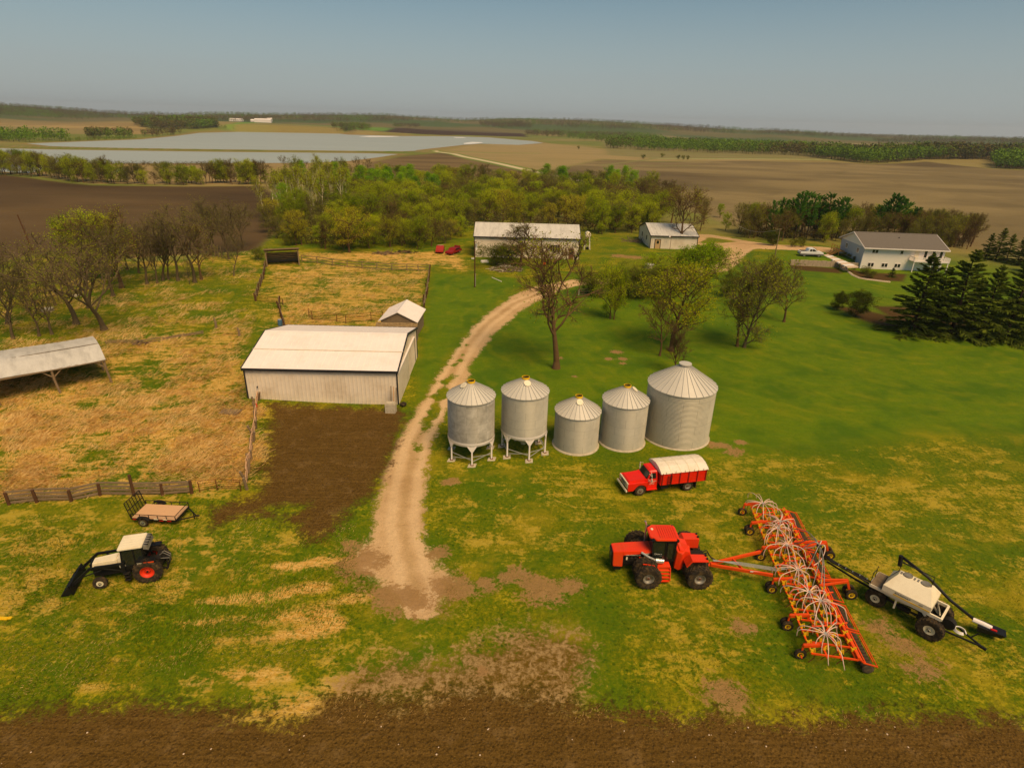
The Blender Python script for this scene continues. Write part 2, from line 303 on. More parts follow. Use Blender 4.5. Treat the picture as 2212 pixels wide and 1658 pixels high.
def zone_attrs(x,y):
    n=x.size; r=np.hypot(x,y); px=np.zeros(n); one=np.ones(n)
    n1=fbm(x,y,30,1); n2=fbm(x,y,9,4); n3=fbm(x,y,160,9); st=fbm(x*.22,y,14,13)
    near=r<420
    def S(P,m_=None):
        m_=near if m_ is None else m_; o=np.full(n,60.); o[m_]=sdf(P,x[m_],y[m_]); return o
    def L(P,m_=None):
        m_=near if m_ is None else m_; o=np.full(n,60.); o[m_]=sline(P,x[m_],y[m_]); return o
    m0=(r<260)&(y>5)
    dr=np.minimum(S(DRIVE[0],m0),S(DRIVE[1],m0)); dr=np.maximum(dr,-S(ISLE,m0)); dr=np.maximum(dr,.55-L(STRIP,m0)*1.2-(fbm(x,y,1.6,43)-.42)*3.2)
    dr=dr+(1-ss(y,28,36))*(-.15+(fbm(x,y,2.6,47)-.5)*5.)+(fbm(x,y,2.2,48)-.5)*.9
    ctr=L(PX([(905,1290),(890,1230),(868,1130),(878,1050),(895,965),(921,915),(940,875),(964,828),(985,790),(1010,747),(1050,700),(1110,655),(1180,628),(1250,608),(1400,602)]),m0)
    bare=np.zeros(n)
    for (a,b,q) in PATCH:
        cx,cy=plane(a,b)[0]; bare=np.maximum(bare,(.8 if b>1290 else 1)-np.hypot(x-cx,(y-cy)*1.15)/(q*1.9))
    ga=np.maximum(S(GARDEN,m0),-S(GISLE,m0)); fi=S(FIELD,(r<70))
    so=np.minimum(ga,fi)
    worn=1-ss(S(PX([(700,1545),(705,1470),(760,1420),(860,1392),(960,1400),(1060,1368),(1150,1342),(1260,1345),(1330,1380),(1340,1440),(1290,1500),(1260,1550)]),r<70)+(n2-.5)*3,-3.2,3.2); worn=worn*.88
    worn=np.maximum(worn,.62*(1-ss(S(PX([(740,1200),(800,1160),(960,1180),(1010,1290),(960,1350),(850,1350),(760,1290)]),r<70),-1.5,2.5)))
    # straw share: dry tall pasture versus green sward
    straw=.26*one
    def blend(P,v,soft,base):
        s_=S(PX(P),r<300); k=1-ss(s_,-soft,soft); return base*(1-k)+v*k
    straw=blend([(-900,1120),(0,1095),(450,1085),(560,1140),(760,1110),(820,1300),(900,1500),(-900,1560)],.42,4,straw)
    straw=blend([(-900,600),(0,640),(240,560),(640,545),(930,575),(925,690),(905,720),(540,720),(540,870),(575,890),(566,1050),(430,1075),(0,1085),(-900,1130)],.47,2.0,straw)
    straw=blend([(-900,600),(60,600),(300,570),(560,560),(560,640),(400,690),(180,760),(-900,900)],.36,5,straw)
    straw=blend([(380,610),(560,590),(560,700),(430,720)],.30,4,straw)
    straw=blend([(0,830),(240,850),(500,830),(545,880),(560,1040),(0,1060)],.51,4,straw)
    straw=blend([(0,1380),(560,1400),(660,1480),(400,1500),(0,1530)],.24,3,straw)
    straw=blend([(420,1500),(540,1485),(720,1495),(660,1545),(500,1540)],.60,3,straw)
    straw=blend([(930,1490),(975,1480),(985,1515),(930,1520)],.6,1.5,straw)
    straw=blend([(640,545),(1000,540),(1020,590),(930,575),(700,560)],.52,3,straw)
    straw=blend([(932,590),(1130,600),(1000,720),(900,870),(900,720)],.20,1.5,straw)
    straw=blend([(1000,700),(1250,625),(2600,560),(3000,800),(2600,920),(1560,960),(1560,860),(1040,860),(960,900)],.10,2.5,straw)
    straw=blend([(930,960),(1320,1000),(1330,1200),(1000,1260),(920,1150)],.38,3,straw)
    straw=blend([(1000,845),(1420,850),(1560,900),(1590,985),(1000,1000),(950,960)],.30,1.5,straw)
    straw=blend([(1560,965),(2600,930),(3000,1500),(1350,1500),(1330,1100)],.37,3,straw)
    straw=blend([(1250,500),(1700,500),(1500,600),(1250,600)],.12,3,straw)
    for ln in ([(380,1350),(560,1335),(700,1312),(790,1285)],[(380,1412),(520,1402),(640,1382),(730,1352)],[(470,1378),(600,1362),(720,1335)],[(600,1225),(760,1205)],[(250,1425),(450,1440),(600,1425)],[(430,1300),(580,1290),(700,1265)],[(180,1480),(420,1475),(620,1455)]):
        dl=L(PX(ln),r<70)+(n2-.5)*.9; straw=straw+.17*np.exp(-(dl/.5)**2)-.08*np.exp(-((dl-1.1)/.5)**2)
    lawn=1-ss(S(PX([(980,720),(1100,640),(1250,612),(1560,590),(1740,545),(2900,560),(3300,930),(2000,930),(1560,985),(1000,860)]),r<300),-2,4)
    lawn=np.maximum(lawn,1-ss(S(PX([(935,590),(1130,600),(1000,720),(905,870),(912,720)]),r<300),-1,1))
    bed=1-ss(S(PX([(1880,660),(1925,690),(1960,725),(2212,735),(2700,760),(2700,710),(2212,690),(2000,680),(1960,665)]),r<300)+ (n2-.5)*3,-.8,.8)
    bed=np.maximum(bed,1-ss(S(PX([(1795,660),(1850,665),(1960,690),(1990,725),(1940,715),(1860,690)]),r<300),-1.,1.))
    bed=np.maximum(bed,1-ss(S(PX([(1828,580),(1870,588),(1960,592),(1950,607),(1870,603),(1845,594)]),r<300),-.5,.5))
    bed=np.maximum(bed,1-ss(S(PX([(1698,573),(1706,571),(1815,580),(1818,590),(1760,586),(1710,582)]),r<300),-.4,.4))
    # base tones farther out (albedo of crop land, meadow, marsh)
    c=lambda h:np.array(lin(h))
    far=np.tile(c('6e7430'),(n,1))*(.8+.5*n1[:,None])
    tan=c('9c8556'); brown=c('54402a'); dk=c('3b2b1c')
    far=far*(1-.7*ss(n3,.45,.65)[:,None])+tan*.9*(.7*ss(n3,.45,.65)[:,None])
    fm=(r>150)
    def paint(P,col,soft=3.,k=1.):
        nonlocal far
        s_=S(P,fm)+(n2-.5)*soft; a=((1-ss(s_,-soft,soft))*k)[:,None]; far=far*(1-a)+col*a
    sw=ss(st,.42,.66)[:,None]; big=ss(fbm(x*.35,y,70,21),.42,.62)[:,None]; mid=ss(fbm(x*.5,y,28,27),.35,.7)[:,None]
    paint(MARSH,(tan*.92)*(1-sw*.25)+c('7c6a3a')*sw*.25)
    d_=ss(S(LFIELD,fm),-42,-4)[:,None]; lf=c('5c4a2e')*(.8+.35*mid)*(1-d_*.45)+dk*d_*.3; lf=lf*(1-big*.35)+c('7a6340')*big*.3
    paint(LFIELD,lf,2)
    cv=ss(np.abs(fbm(x+30*n1,y+60*n1,95,33)-.5),.0,.035)[:,None]; dk_=ss(fbm(x*.6,y,120,37),.50,.66)[:,None]; rf=c('80704a')*(1-dk_*.55)+c('4a3c28')*dk_*.55; rf=rf*(.84+.3*mid)*(.86+.14*cv); paint(RFIELD,rf,4)
    paint(MHILL,(c('77633f'))*(1-sw*.6)+c('54452a')*sw*.6,5)
    paint(WET,c('9a8658')*(1-sw*.3)+c('7a7442')*sw*.3,5); paint(RTAN2,c('847a4c')*(1-sw*.4)+c('6f7438')*sw*.4,6)
    fm=(r>420); near=r<8000
    paint(DSTRIP,dk*1.25,6); paint(LTAN,c('99824f')*(.85+.3*big),10); paint(GMEAD,c('64842c')*(.85+.3*mid),10); paint(RTAN,c('a08f66'),12)
    hill=ss(r,1500,1900)[:,None]; hn=ss(fbm(x,y,330,31),.42,.6)[:,None]; far=far*(1-hill)+(c('4a5a2a')*(1-hn)+c('6b6238')*hn)*hill
    fm=(r>150)
    for P,wd,ca,cb in ROADS:
        d=L(P,fm); a=(1-ss(d,wd*1.4,wd*2.2))[:,None]; far=far*(1-a*.8)+c(cb)*a*.8; a=(1-ss(d,wd*.7,wd))[:,None]; far=far*(1-a)+c(ca)*a
    for Lk in (LAKE1,LAKE2):
        s_=S(Lk,(r>330)&(r<1400)); a=(1-ss(s_,2,16))[:,None]; far=far*(1-a*.7)+c('8f7648')*a*.7
    isf=np.maximum(1-ss(S(LFIELD,r<420)+(n2-.5)*2,-.8,.8),0); farmix=np.maximum(ss(r,165,215)*(1-np.where((x>40)&(y<190),.0,0)),isf)
    return dict(drive=np.clip(dr,-8,8),soil=np.clip(so,-8,8),straw=straw,lawn=lawn,bed=bed,bare=bare,ctr=np.clip(ctr,0,6),worn=worn,far=far,farmix=farmix),dict(dr=dr,ga=ga,fi=fi,lf=S(LFIELD,r<2000),rf=S(RFIELD,r<2000),rd=np.min([L(P,(r>150)&(r<1500))-wd for P,wd,_,_ in ROADS[:4]],axis=0))
def ground_material():
    t=NT('ground'); P=t.n('ShaderNodeTexCoord').outputs['Object']
    a=lambda k:t.attr(k)
    nA=t.noise(P,.13,4,.6); nB=t.noise(P,.75,4,.65,.6); nC=t.noise(P,3.6,4,.7,.4); nD=t.noise(t.mapv(P,(.24,.9,1),(0,0,R(-14))),1.,4,.6,.8); nF=t.noise(P,14,2,.7)
    nS=t.noise(t.mapv(P,(1.2,5.5,1),(0,0,R(35))),1.,3,.7,1.4)
    def dm(s,k): return t.math('MULTIPLY',t.math('SUBTRACT',s,.5),k)
    def add(*v):
        r=v[0]
        for q in v[1:]: r=t.math('ADD',r,q)
        return r
    notlawn=t.math('SUBTRACT',1.,a('lawn'))
    v=add(a('straw'),dm(nA,.75),dm(nB,t.math('ADD',.35,t.math('MULTIPLY',notlawn,.6))),t.math('MULTIPLY',dm(nC,.75),notlawn),t.math('MULTIPLY',dm(nD,.8),t.math('ADD',notlawn,.05)))
    k=t.rng(v,.36,.62)
    gr=t.mix(nB,lin('3a5602'),lin('6f7c03')); gr=t.mix(t.rng(nC,.35,.7),gr,lin('877f06')); gr=t.mix(t.math('MULTIPLY',t.rng(nF,.45,.75),.5),gr,lin('334a02'))
    lw=t.mix(nB,lin('466a06'),lin('728208')); lw=t.mix(t.math('MULTIPLY',t.rng(nD,.42,.72),.35),lw,lin('787c08')); lw=t.mix(t.math('MULTIPLY',t.rng(nC,.4,.7),.5),lw,lin('3b5603'))
    gr=t.mix(t.math('MULTIPLY',t.rng(nA,.58,.36),.7),gr,lin('466404')); nA2=t.noise(P,.21,4,.6,.5); gr=t.mix(t.math('MULTIPLY',t.rng(nA2,.5,.72),.75),gr,lin('9a8818')); lw=t.mix(t.math('MULTIPLY',t.rng(nA2,.5,.75),.3),lw,lin('7e7c0a')); lw=t.mix(t.math('MULTIPLY',t.rng(nA,.55,.38),.6),lw,lin('3c5e08'))
    tv=t.n('ShaderNodeTexVoronoi',{'Vector':P,'Scale':2.1,'Randomness':1.}).outputs[0]; tm_=t.math('MULTIPLY',t.rng(add(tv,dm(nC,.25)),.26,.12),t.math('MULTIPLY',notlawn,t.rng(nA2,.6,.42))); gr=t.mix(t.math('MULTIPLY',tm_,.75),gr,lin('2c4802'))
    def rings(cx,cy,w):
        vs=t.n('ShaderNodeVectorMath',{0:P,1:(cx,cy,0)},operation='DISTANCE'); s=t.math('SINE',t.math('MULTIPLY',t.math('ADD',vs.outputs['Value'],dm(nA,6.)),w)); return t.math('ADD',.5,t.math('MULTIPLY',s,.5))
    rg=t.mix(t.rng(nA2,.42,.58),rings(30,78,2.6),rings(58,95,2.2)); lw=t.mix(t.math('MULTIPLY',t.rng(rg,.45,.95),t.math('MULTIPLY',t.rng(nA2,.35,.7),.26)),lw,lin('87860e'))
    gr=t.mix(a('lawn'),gr,lw)
    sw_=t.mix(t.rng(nS,.3,.7),lin('bd9038'),lin('ecc274')); sw_=t.mix(t.rng(nC,.45,.75),sw_,lin('b48026')); sw_=t.mix(t.math('MULTIPLY',t.rng(nF,.5,.8),.45),sw_,lin('7c5a10'))
    yl=t.mix(nC,lin('8e8410'),lin('aa981e')); sw_=t.mix(t.rng(a('straw'),.55,.3),sw_,yl)
    col=t.mix(k,gr,sw_)
    col=t.mix(t.math('MULTIPLY',a('bed'),.92),col,t.mix(nC,lin('3e2716'),lin('5e3f22')))
    # drive
    dc=t.mix(nB,lin('c09c6c'),lin('dcb98a')); dc=t.mix(t.math('MULTIPLY',t.rng(nF,.4,.75),.4),dc,lin('94744a')); dc=t.mix(t.math('MULTIPLY',t.rng(nA,.45,.65),.45),dc,lin('a07c50'))
    cw_=add(a('ctr'),dm(nB,.5)); rut_=t.math('MULTIPLY',t.rng(cw_,.35,.75),t.rng(cw_,1.5,1.05)); dc=t.mix(t.math('MULTIPLY',rut_,.34),dc,lin('e8c89a')); dc=t.mix(t.math('MULTIPLY',t.rng(cw_,.45,.1),.3),dc,lin('9a7a44')); sv=t.n('ShaderNodeTexVoronoi',{'Vector':P,'Scale':3.2}).outputs[0]; dc=t.mix(t.math('MULTIPLY',t.rng(sv,.12,.06),.7),dc,lin('7d6238'))
    de=add(a('drive'),dm(nB,2.0),dm(nC,2.0),dm(nF,.7)); col=t.mix(t.rng(de,.28,-.28),col,dc)
    de0=add(a('drive'),dm(nB,2.0),dm(nC,2.0)); wm=t.rng(add(t.math('MULTIPLY',a('worn'),t.rng(de0,-.4,.5)),0.,t.math('MULTIPLY',t.rng(de0,.3,-.3),-1.),dm(nA,.55),dm(nB,.9),dm(nC,.9),dm(nF,.3)),.42,.78); wc=t.mix(t.rng(add(nC,dm(nB,.8)),.35,.7),lin('6a4a18'),lin('a3845a')); col=t.mix(t.math('MULTIPLY',wm,.88),col,wc)
    bm_=t.rng(add(a('bare'),dm(nA,.5),dm(nB,1.3),dm(nC,1.3),dm(nF,.4)),.36,.62); col=t.mix(t.math('MULTIPLY',bm_,.9),col,t.mix(nB,lin('a8845a'),lin('8a6838')))
    # soil
    rut=t.noise(t.mapv(P,(.25,4.5,1),(0,0,R(4))),1.,3,.6,.5); rut2=t.noise(t.mapv(P,(3.2,.35,1),(0,0,R(6))),1.,3,.6,1.2)
    sc_=t.mix(nC,lin('4a3610'),lin('664c1c')); sc_=t.mix(t.math('MULTIPLY',t.rng(rut,.4,.7),.5),sc_,lin('745828')); sc_=t.mix(t.math('MULTIPLY',t.rng(nB,.5,.72),.4),sc_,lin('856a40')); sc_=t.mix(t.math('MULTIPLY',t.rng(nF,.56,.68),.5),sc_,lin('8a6a34')); sc_=t.mix(t.math('MULTIPLY',t.rng(t.noise(P,6,2),.52,.66),.55),sc_,lin('362304'))
    dry=t.mix(t.rng(nC,.35,.65),lin('614513'),lin('9a7a45')); 
    sc_=t.mix(t.math('MULTIPLY',t.rng(add(a('dry'),dm(nA,.8),dm(nB,.9)),.4,.7),.85),sc_,dry)
    se=add(a('soil'),dm(nA,2.2),dm(nB,3.6),dm(nC,3.6),dm(nF,1.2)); col=t.mix(t.rng(se,.7,-.7),col,sc_)
    vo=t.n('ShaderNodeTexVoronoi',{'Vector':P,'Scale':1.6}).outputs[0]
    col=t.mix(t.math('MULTIPLY',t.rng(vo,.03,.02),t.rng(se,.2,-.5)),col,lin('a08a66'))
    nE=t.noise(P,8,3,.7); ff=add(.40,t.math('MULTIPLY',nC,.42),t.math('MULTIPLY',nE,.45),t.math('MULTIPLY',nF,.38)); q=t.n('ShaderNodeVectorMath',{0:col},operation='SCALE'); t.set(q.inputs['Scale'],ff); col=q.outputs[0]
    # farther land
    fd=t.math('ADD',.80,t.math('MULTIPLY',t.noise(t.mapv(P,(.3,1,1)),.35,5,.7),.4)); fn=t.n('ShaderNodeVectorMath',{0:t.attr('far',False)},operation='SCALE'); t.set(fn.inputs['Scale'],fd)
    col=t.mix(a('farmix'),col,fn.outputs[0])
    cl=t.n('ShaderNodeTexVoronoi',{'Vector':P,'Scale':5.}).outputs[0]; cl=t.math('MULTIPLY',t.rng(cl,.0,.6),t.rng(se,.5,-.5))
    h=add(t.math('MULTIPLY',cl,-.9),t.math('MULTIPLY',nC,.7),t.math('MULTIPLY',nF,.35),t.math('MULTIPLY',nS,.4),t.math('MULTIPLY',nB,1.2),t.math('MULTIPLY',rut2,.3))
    return t.surf(col,.95,0.,h,.55,.16,.12)
GMAT=ground_material()
X=gx.ravel(); Y=gy.ravel(); Z=gz.ravel()
ATT={}; ZS={}
for i in range(0,X.size,150000):
    a_,s_=zone_attrs(X[i:i+150000],Y[i:i+150000])
    for k,v in a_.items(): ATT.setdefault(k,[]).append(v)
    for k,v in s_.items(): ZS.setdefault(k,[]).append(v)
ATT={k:np.concatenate(v) for k,v in ATT.items()}; ZS={k:np.concatenate(v) for k,v in ZS.items()}
dp=PX([(900,1400),(1106,1355),(1256,1350),(1325,1370),(1330,1420),(1240,1480),(1050,1460),(900,1450),(780,1440)]); mm=np.hypot(X,Y)<60
dd=np.full(X.size,20.); dd[mm]=sdf(dp,X[mm],Y[mm]); ATT['dry']=.5*(1-ss(dd,-1.5,3))
# soil surface has shallow relief of its own
ii,jj=np.meshgrid(np.arange(NR-1),np.arange(NA-1),indexing='ij'); q0=ii*NA+jj
quads=np.stack([q0,q0+1,q0+1+NA,q0+NA],-1).reshape(-1,4)
i2=np.arange(NR-1)*NA; quads=np.vstack([quads,np.stack([i2+NA-1,i2,i2+NA,i2+2*NA-1],-1)])
qc=quads[:,0]; g=lambda k:ZS[k][qc]
zone=np.zeros(len(quads),int)
zone[g('rf')<0]=5; zone[g('lf')<0]=4; zone[g('ga')<0]=2; zone[g('fi')<0]=3; zone[g('dr')<0]=1
zone[g('rd')<0]=6
# the middle under the camera
cverts=np.array([[0,0,gz1(0,0)]]); 
zn=['ground','gravel_drive','garden_soil','plowed_soil','far_plowed_field','stubble_field','gravel_road']
for zi,nm in enumerate(zn):
    q=quads[zone==zi]
    if not len(q): continue
    u,inv=np.unique(q.ravel(),return_inverse=True)
    o=mesh_np(nm,np.c_[X[u],Y[u],Z[u]],inv.reshape(-1,4),GMAT,smooth=True,attrs={k:v[u] for k,v in ATT.items()},kind='structure')
ring=[(X[j],Y[j],Z[j]) for j in range(NA)]
me=B(); me.add(ring,[tuple(range(NA))[::-1]]); me.build('soil_under_camera',mat('near_soil','4d3518',.95,bump=.4),kind='structure')
# ------------------------------------------------------------------ water
t=NT('lake_water'); P=t.n('ShaderNodeTexCoord').outputs['Object']
t.surf(t.mix(t.noise(t.mapv(P,(.2,1,1)),.02,3),lin('98a29e'),lin('a9b0aa')),.55,0.,t.noise(t.mapv(P,(.35,1,1)),.55,4,.7),.35,.5,.5); WATER=t.m
def sheet(name,poly,z,mt,**k):
    n=len(poly); b=B(); b.add([(x,y,z) for x,y in poly],[tuple(range(n))]); o=b.build(name,mt,**k); return o
def grow(poly,d):
    c=poly.mean(0); v=poly-c; return c+v*(1+d/np.hypot(*v.T)[:,None])
sheet('lake_water',LAKE1,-.04,WATER,kind='structure'); sheet('lake_water',LAKE2,-.04,WATER,kind='structure'); sheet('pond_water',POND,-.04,WATER,kind='structure')
ICE=mat('ice','e8e6df',.5,var=.1,scale=.05)
for P_ in ([(774,295.5),(800,293.6),(850,294.2),(866,295.2),(840,296.4),(800,296.6)],[(1001,309.5),(1020,306.6),(1040,307.6),(1044,309),(1028,310.6),(1012,311.6),(1003,311.4)],[(978,296.8),(1000,296.6),(1008,298.2),(985,298.2)]):
    sheet("lake_ice",PX(P_),.12,ICE,kind='structure')
# ------------------------------------------------------------------ materials
M=dict(
 whitemetal=mat('white_painted_steel','f6eae0',.45,0,.05,.6,dirt='d8c4ac',dirta=.25),
 beigewall=mat('beige_steel_siding','ecdcc4',.5,0,.08,.5,dirt='a98c60',dirta=.35),
 greyroof=mat('weathered_grey_sheet','d2ccc0',.45,.0,.14,.9,dirt='8a857a',dirta=.4,stretch=(1.5,.35,1)),
 trim=mat('dark_trim','2a2a2c',.5,0,.05),
 galv=mat('galvanised_steel','b9b6ac',.42,.35,.1,1.2,spec=.5), galvroof=mat('galvanised_roof','d0c8b8',.45,.12,.08,1.4,spec=.5),
 galvleg=mat('galvanised_leg','b5b3ab',.5,.3,.08,2.),
 conc=mat('concrete','c3b69c',.9,0,.16,3,dirt='8a7a5c',dirta=.5,bump=.3),
 yellow=mat('yellow_paint','ecbc18',.5,0,.08,3), red=mat('red_paint','ee3c12',.32,0,.06,1.2,dirt='b0602a',dirta=.3,spec=.5),
 truckred=mat('truck_red_paint','e8200c',.35,0,.07,1.1,dirt='b8401c',dirta=.25,spec=.5), darkred=mat('faded_dark_red_paint','8d1c18',.4,0,.12,1.),
 orange=mat('drill_orange_paint','ec5010',.45,0,.1,2.,dirt='a84c1c',dirta=.3),
 rubber=mat('black_rubber','302a22',.85,0,.25,5,dirt='6e5838',dirta=.8,spec=.15), black=mat('black_paint','191817',.45,0,.1,3), engine=mat('greasy_engine','221d17',.7,0,.3,5),
 cream=mat('cream_paint','f0e2c2',.4,0,.05,2,dirt='c9ae80',dirta=.3), glass=mat('dark_glass','20241f',.08,0,.1,1,spec=.8), chrome=mat('bright_metal','c9c6bd',.25,.7,.1,3),
 tarp=mat('white_tarp','efe2cb',.6,0,.05,1.2,dirt='c3a477',dirta=.35,bump=.2), wood=mat('grey_weathered_wood','8a7457',.9,0,.25,2,dirt='57452f',dirta=.5,bump=.4,stretch=(1,1,4)),
 barkpost=mat('brown_post_wood','5b3d24',.95,0,.3,3,bump=.4), retwood=mat('pale_grey_timber','b5a284',.9,0,.25,2,dirt='7a674c',dirta=.5,stretch=(4,1,1)), plank=mat('pale_plank_deck','d9ab7e',.8,0,.1,1.5,stretch=(1,9,1)), newwood=mat('new_lumber','b5823f',.8,0,.12,2),
 rust=mat('rusty_steel','6e3a1d',.85,.2,.3,3), silverrim=mat('worn_silver_rim','9b9384',.45,.4,.3,4,dirt='54442e',dirta=.5), ivory=mat('ivory_rim','e6d8b2',.5,0,.06,3),
 orangerim=mat('orange_red_rim','e33a16',.4,0,.05,3), hose=mat('pale_seed_hose','e9c6b0',.5,0,.05,3), ltrub=mat('black_hose','25211d',.6,0,.1,3),
 wallwhite=mat('white_vinyl_siding','efe6d8',.6,0,.04,.6), wallblue=mat('grey_blue_siding','adb2b8',.6,0,.05,.8), shingle=mat('grey_shingles','6f675d',.95,0,.2,3.,bump=.3),
 mossroof=mat('mossy_shingles','9a8159',.95,0,.45,4.,dirt='5b4c2b',dirta=.6,bump=.4), oldboards=mat('old_grey_boards','7d6d58',.95,0,.3,2.,dirt='3a3025',dirta=.6,stretch=(.5,.5,5)),
 tan=mat('door_tan','c2a06c',.6,0,.05), brick=mat('brown_door','704a30',.7,0,.1), stone=mat('pale_landscape_stone','d9bfa2',.9,0,.2,5,bump=.4), carwhite=mat('white_car_paint','ece9e4',.3,0,.02,1,spec=.5), carpl=mat('grey_car_cladding','6d6a62',.6,0,.05),
 rollrub=mat('dusty_roller_rubber','4a4032',.9,0,.3,6,dirt='7a6444',dirta=.6), barkwood=mat('cut_brush','7a6248',.95,0,.35,3), blue=mat('blue_plastic','4f7391',.5,0,.05), redlamp=mat('red_reflector','c21a10',.4,0,.02), pink=mat('white_wrap','efe6dc',.6,0,.05,3))
def sg(n,**k): return lambda b,p,m_,**kk: b.build(n,M[m_],p,**{**k,**kk})
def ring(n,r,y0,y1,th=.04): return [(r-th,y0),(r,y0),(r,y1),(r-th,y1),(r-th,y0)]

def gable_building(name,label,cat,c,rz,w,d,eave,ridge,wm,rm,o=.25,base=-.4,rib=.6,trim=True,roofrib=True,open_=False):
    t=thing(name,label,cat,(c[0],c[1],c[2] if len(c)>2 else 0),rz)
    b=B(); b.prism([(-d/2,base),(d/2,base),(d/2,eave),(0,ridge),(-d/2,eave)],-w/2,w/2,'x')
    if rib:
        n=int(w/rib)
        for i in range(1,n): 
            x=-w/2+i*w/n
            for s in (-1,1): b.box(x-.03,x+.03,s*d/2-.045,s*d/2+.045,base,eave-.02)
        n=int(d/rib)
        for i in range(1,n):
            y=-d/2+i*d/n; zt=eave+(ridge-eave)*(1-abs(y)/(d/2))-.03
            for s in (-1,1): b.box(s*w/2-.02,s*w/2+.02,y-.025,y+.025,base,zt)
    b.build('wall',M[wm],t)
    sl=(ridge-eave)/(d/2); b=B(); th=.07
    for s in (-1,1):
        y1=s*(d/2+o); z1=eave-sl*o; L=w/2+o*.6
        b.hexa([(-L,0,ridge+.02),(L,0,ridge+.02),(L,y1,z1+.02),(-L,y1,z1+.02),(-L,0,ridge+.02+th),(L,0,ridge+.02+th),(L,y1,z1+.02+th),(-L,y1,z1+.02+th)])
        if roofrib:
            n=int(2*L/.62)
            for i in range(n+1):
                x=-L+.03+i*(2*L-.06)/n; b.hexa([(x-.02,0,ridge+th),(x+.02,0,ridge+th),(x+.02,y1,z1+th),(x-.02,y1,z1+th),(x-.02,0,ridge+th+.05),(x+.02,0,ridge+th+.05),(x+.02,y1,z1+th+.05),(x-.02,y1,z1+th+.05)])
    rf=b.build('roof',M[rm],t)
    B().prism([(-.28,ridge+th-.28*sl+.06),(0,ridge+th+.07),(.28,ridge+th-.28*sl+.06),(.28,ridge+th-.28*sl+.03),(0,ridge+th+.04),(-.28,ridge+th-.28*sl+.03)],-w/2-o*.6,w/2+o*.6,'x').build('ridge_cap',M[rm],rf)
    if trim:
        b=B(); L=w/2+o*.6
        for s in (-1,1):
            y1=s*(d/2+o); z1=eave-sl*o
            b.box(-L-.05,L+.05,y1-.06*(s<0)-0*(s>0),y1+.06*(s>0),z1-.16,z1+.12)
            for e in (-1,1):
                x=e*(L+.03); b.hexa([(x-.05,0,ridge-.08),(x+.05,0,ridge-.08),(x+.05,y1,z1-.08),(x-.05,y1,z1-.08),(x-.05,0,ridge+.17),(x+.05,0,ridge+.17),(x+.05,y1,z1+.17),(x-.05,y1,z1+.17)])
            for e in (-1,1):
                xx=e*w/2; b.box(xx-.07,xx+.07,s*d/2-.07,s*d/2+.07,base,eave-.02)
        b.build('trim',M['trim'],t)
    return t
def window(t,c,w,h,nrm,fm='whitemetal',panes=2,name='window'):
    """window lying on a wall: c = centre, nrm = outward axis 'x+','x-','y+','y-' """
    s=1 if nrm[1]=='+' else -1; n=nrm[0]
    def bx(b,a0,a1,z0,z1,d0,d1):
        lo,hi=sorted((d0*s,d1*s))
        return b.box(c[0]+a0,c[0]+a1,c[1]+lo,c[1]+hi,c[2]+z0,c[2]+z1) if n=='y' else b.box(c[0]+lo,c[0]+hi,c[1]+a0,c[1]+a1,c[2]+z0,c[2]+z1)
    b=B(); f=.09
    bx(b,-w/2-f,-w/2,-h/2-f,h/2+f,-.03,.07); bx(b,w/2,w/2+f,-h/2-f,h/2+f,-.03,.07); bx(b,-w/2,w/2,h/2,h/2+f,-.03,.07); bx(b,-w/2,w/2,-h/2-f,-h/2,-.03,.07)
    for i in range(1,panes): x=-w/2+w*i/panes; bx(b,x-.05,x+.05,-h/2,h/2,-.03,.06)
    wd=b.build(name,M[fm],t); b=B(); bx(b,-w/2,w/2,-h/2,h/2,-.03,.03); b.build('pane',M['glass'],wd)
    return wd

# --- the big barn
t=gable_building('pole_barn','big cream barn with pinkish white metal roof and black edges beside the bare soil','barn',(-20.5,65.45,0),R(.8),16.2,14.3,4.0,5.65,'beigewall','whitemetal',.22,-.5,.42)
B().hexa([(-8.3,-3.85,4.895),(8.3,-3.85,4.895),(8.3,-3.78,4.91),(-8.3,-3.78,4.91),(-8.3,-3.86,4.94),(8.3,-3.86,4.94),(8.3,-3.77,4.965),(-8.3,-3.77,4.965)]).build('roof_seam',M['beigewall'],t)
b=B(); b.box(-8.2,8.2,-7.29,-7.2,-.6,.05); b.build('skirt_board',M['whitemetal'],t)
b=B(); b.box(8.09,8.2,-6.9,.2,.1,3.6); b.build('sliding_door',M['beigewall'],t)
B().box(8.12,8.3,-6.95,4.6,3.62,3.8).build('door_track',M['whitemetal'],t)
B().tube([(8.18,5.2,.3),(8.18,5.2,3.6)],.03).build('conduit',M['trim'],t)
B().box(-8.2,-.6,-7.22,-7.17,-.5,-.22).build('base_gap',M['oldboards'],t)
B().tube([(-6.9,-7.2,1.9),(-6.9,-7.32,1.9),(-6.9,-7.32,1.8)],.06).build('vent_pipe',M['black'],t)
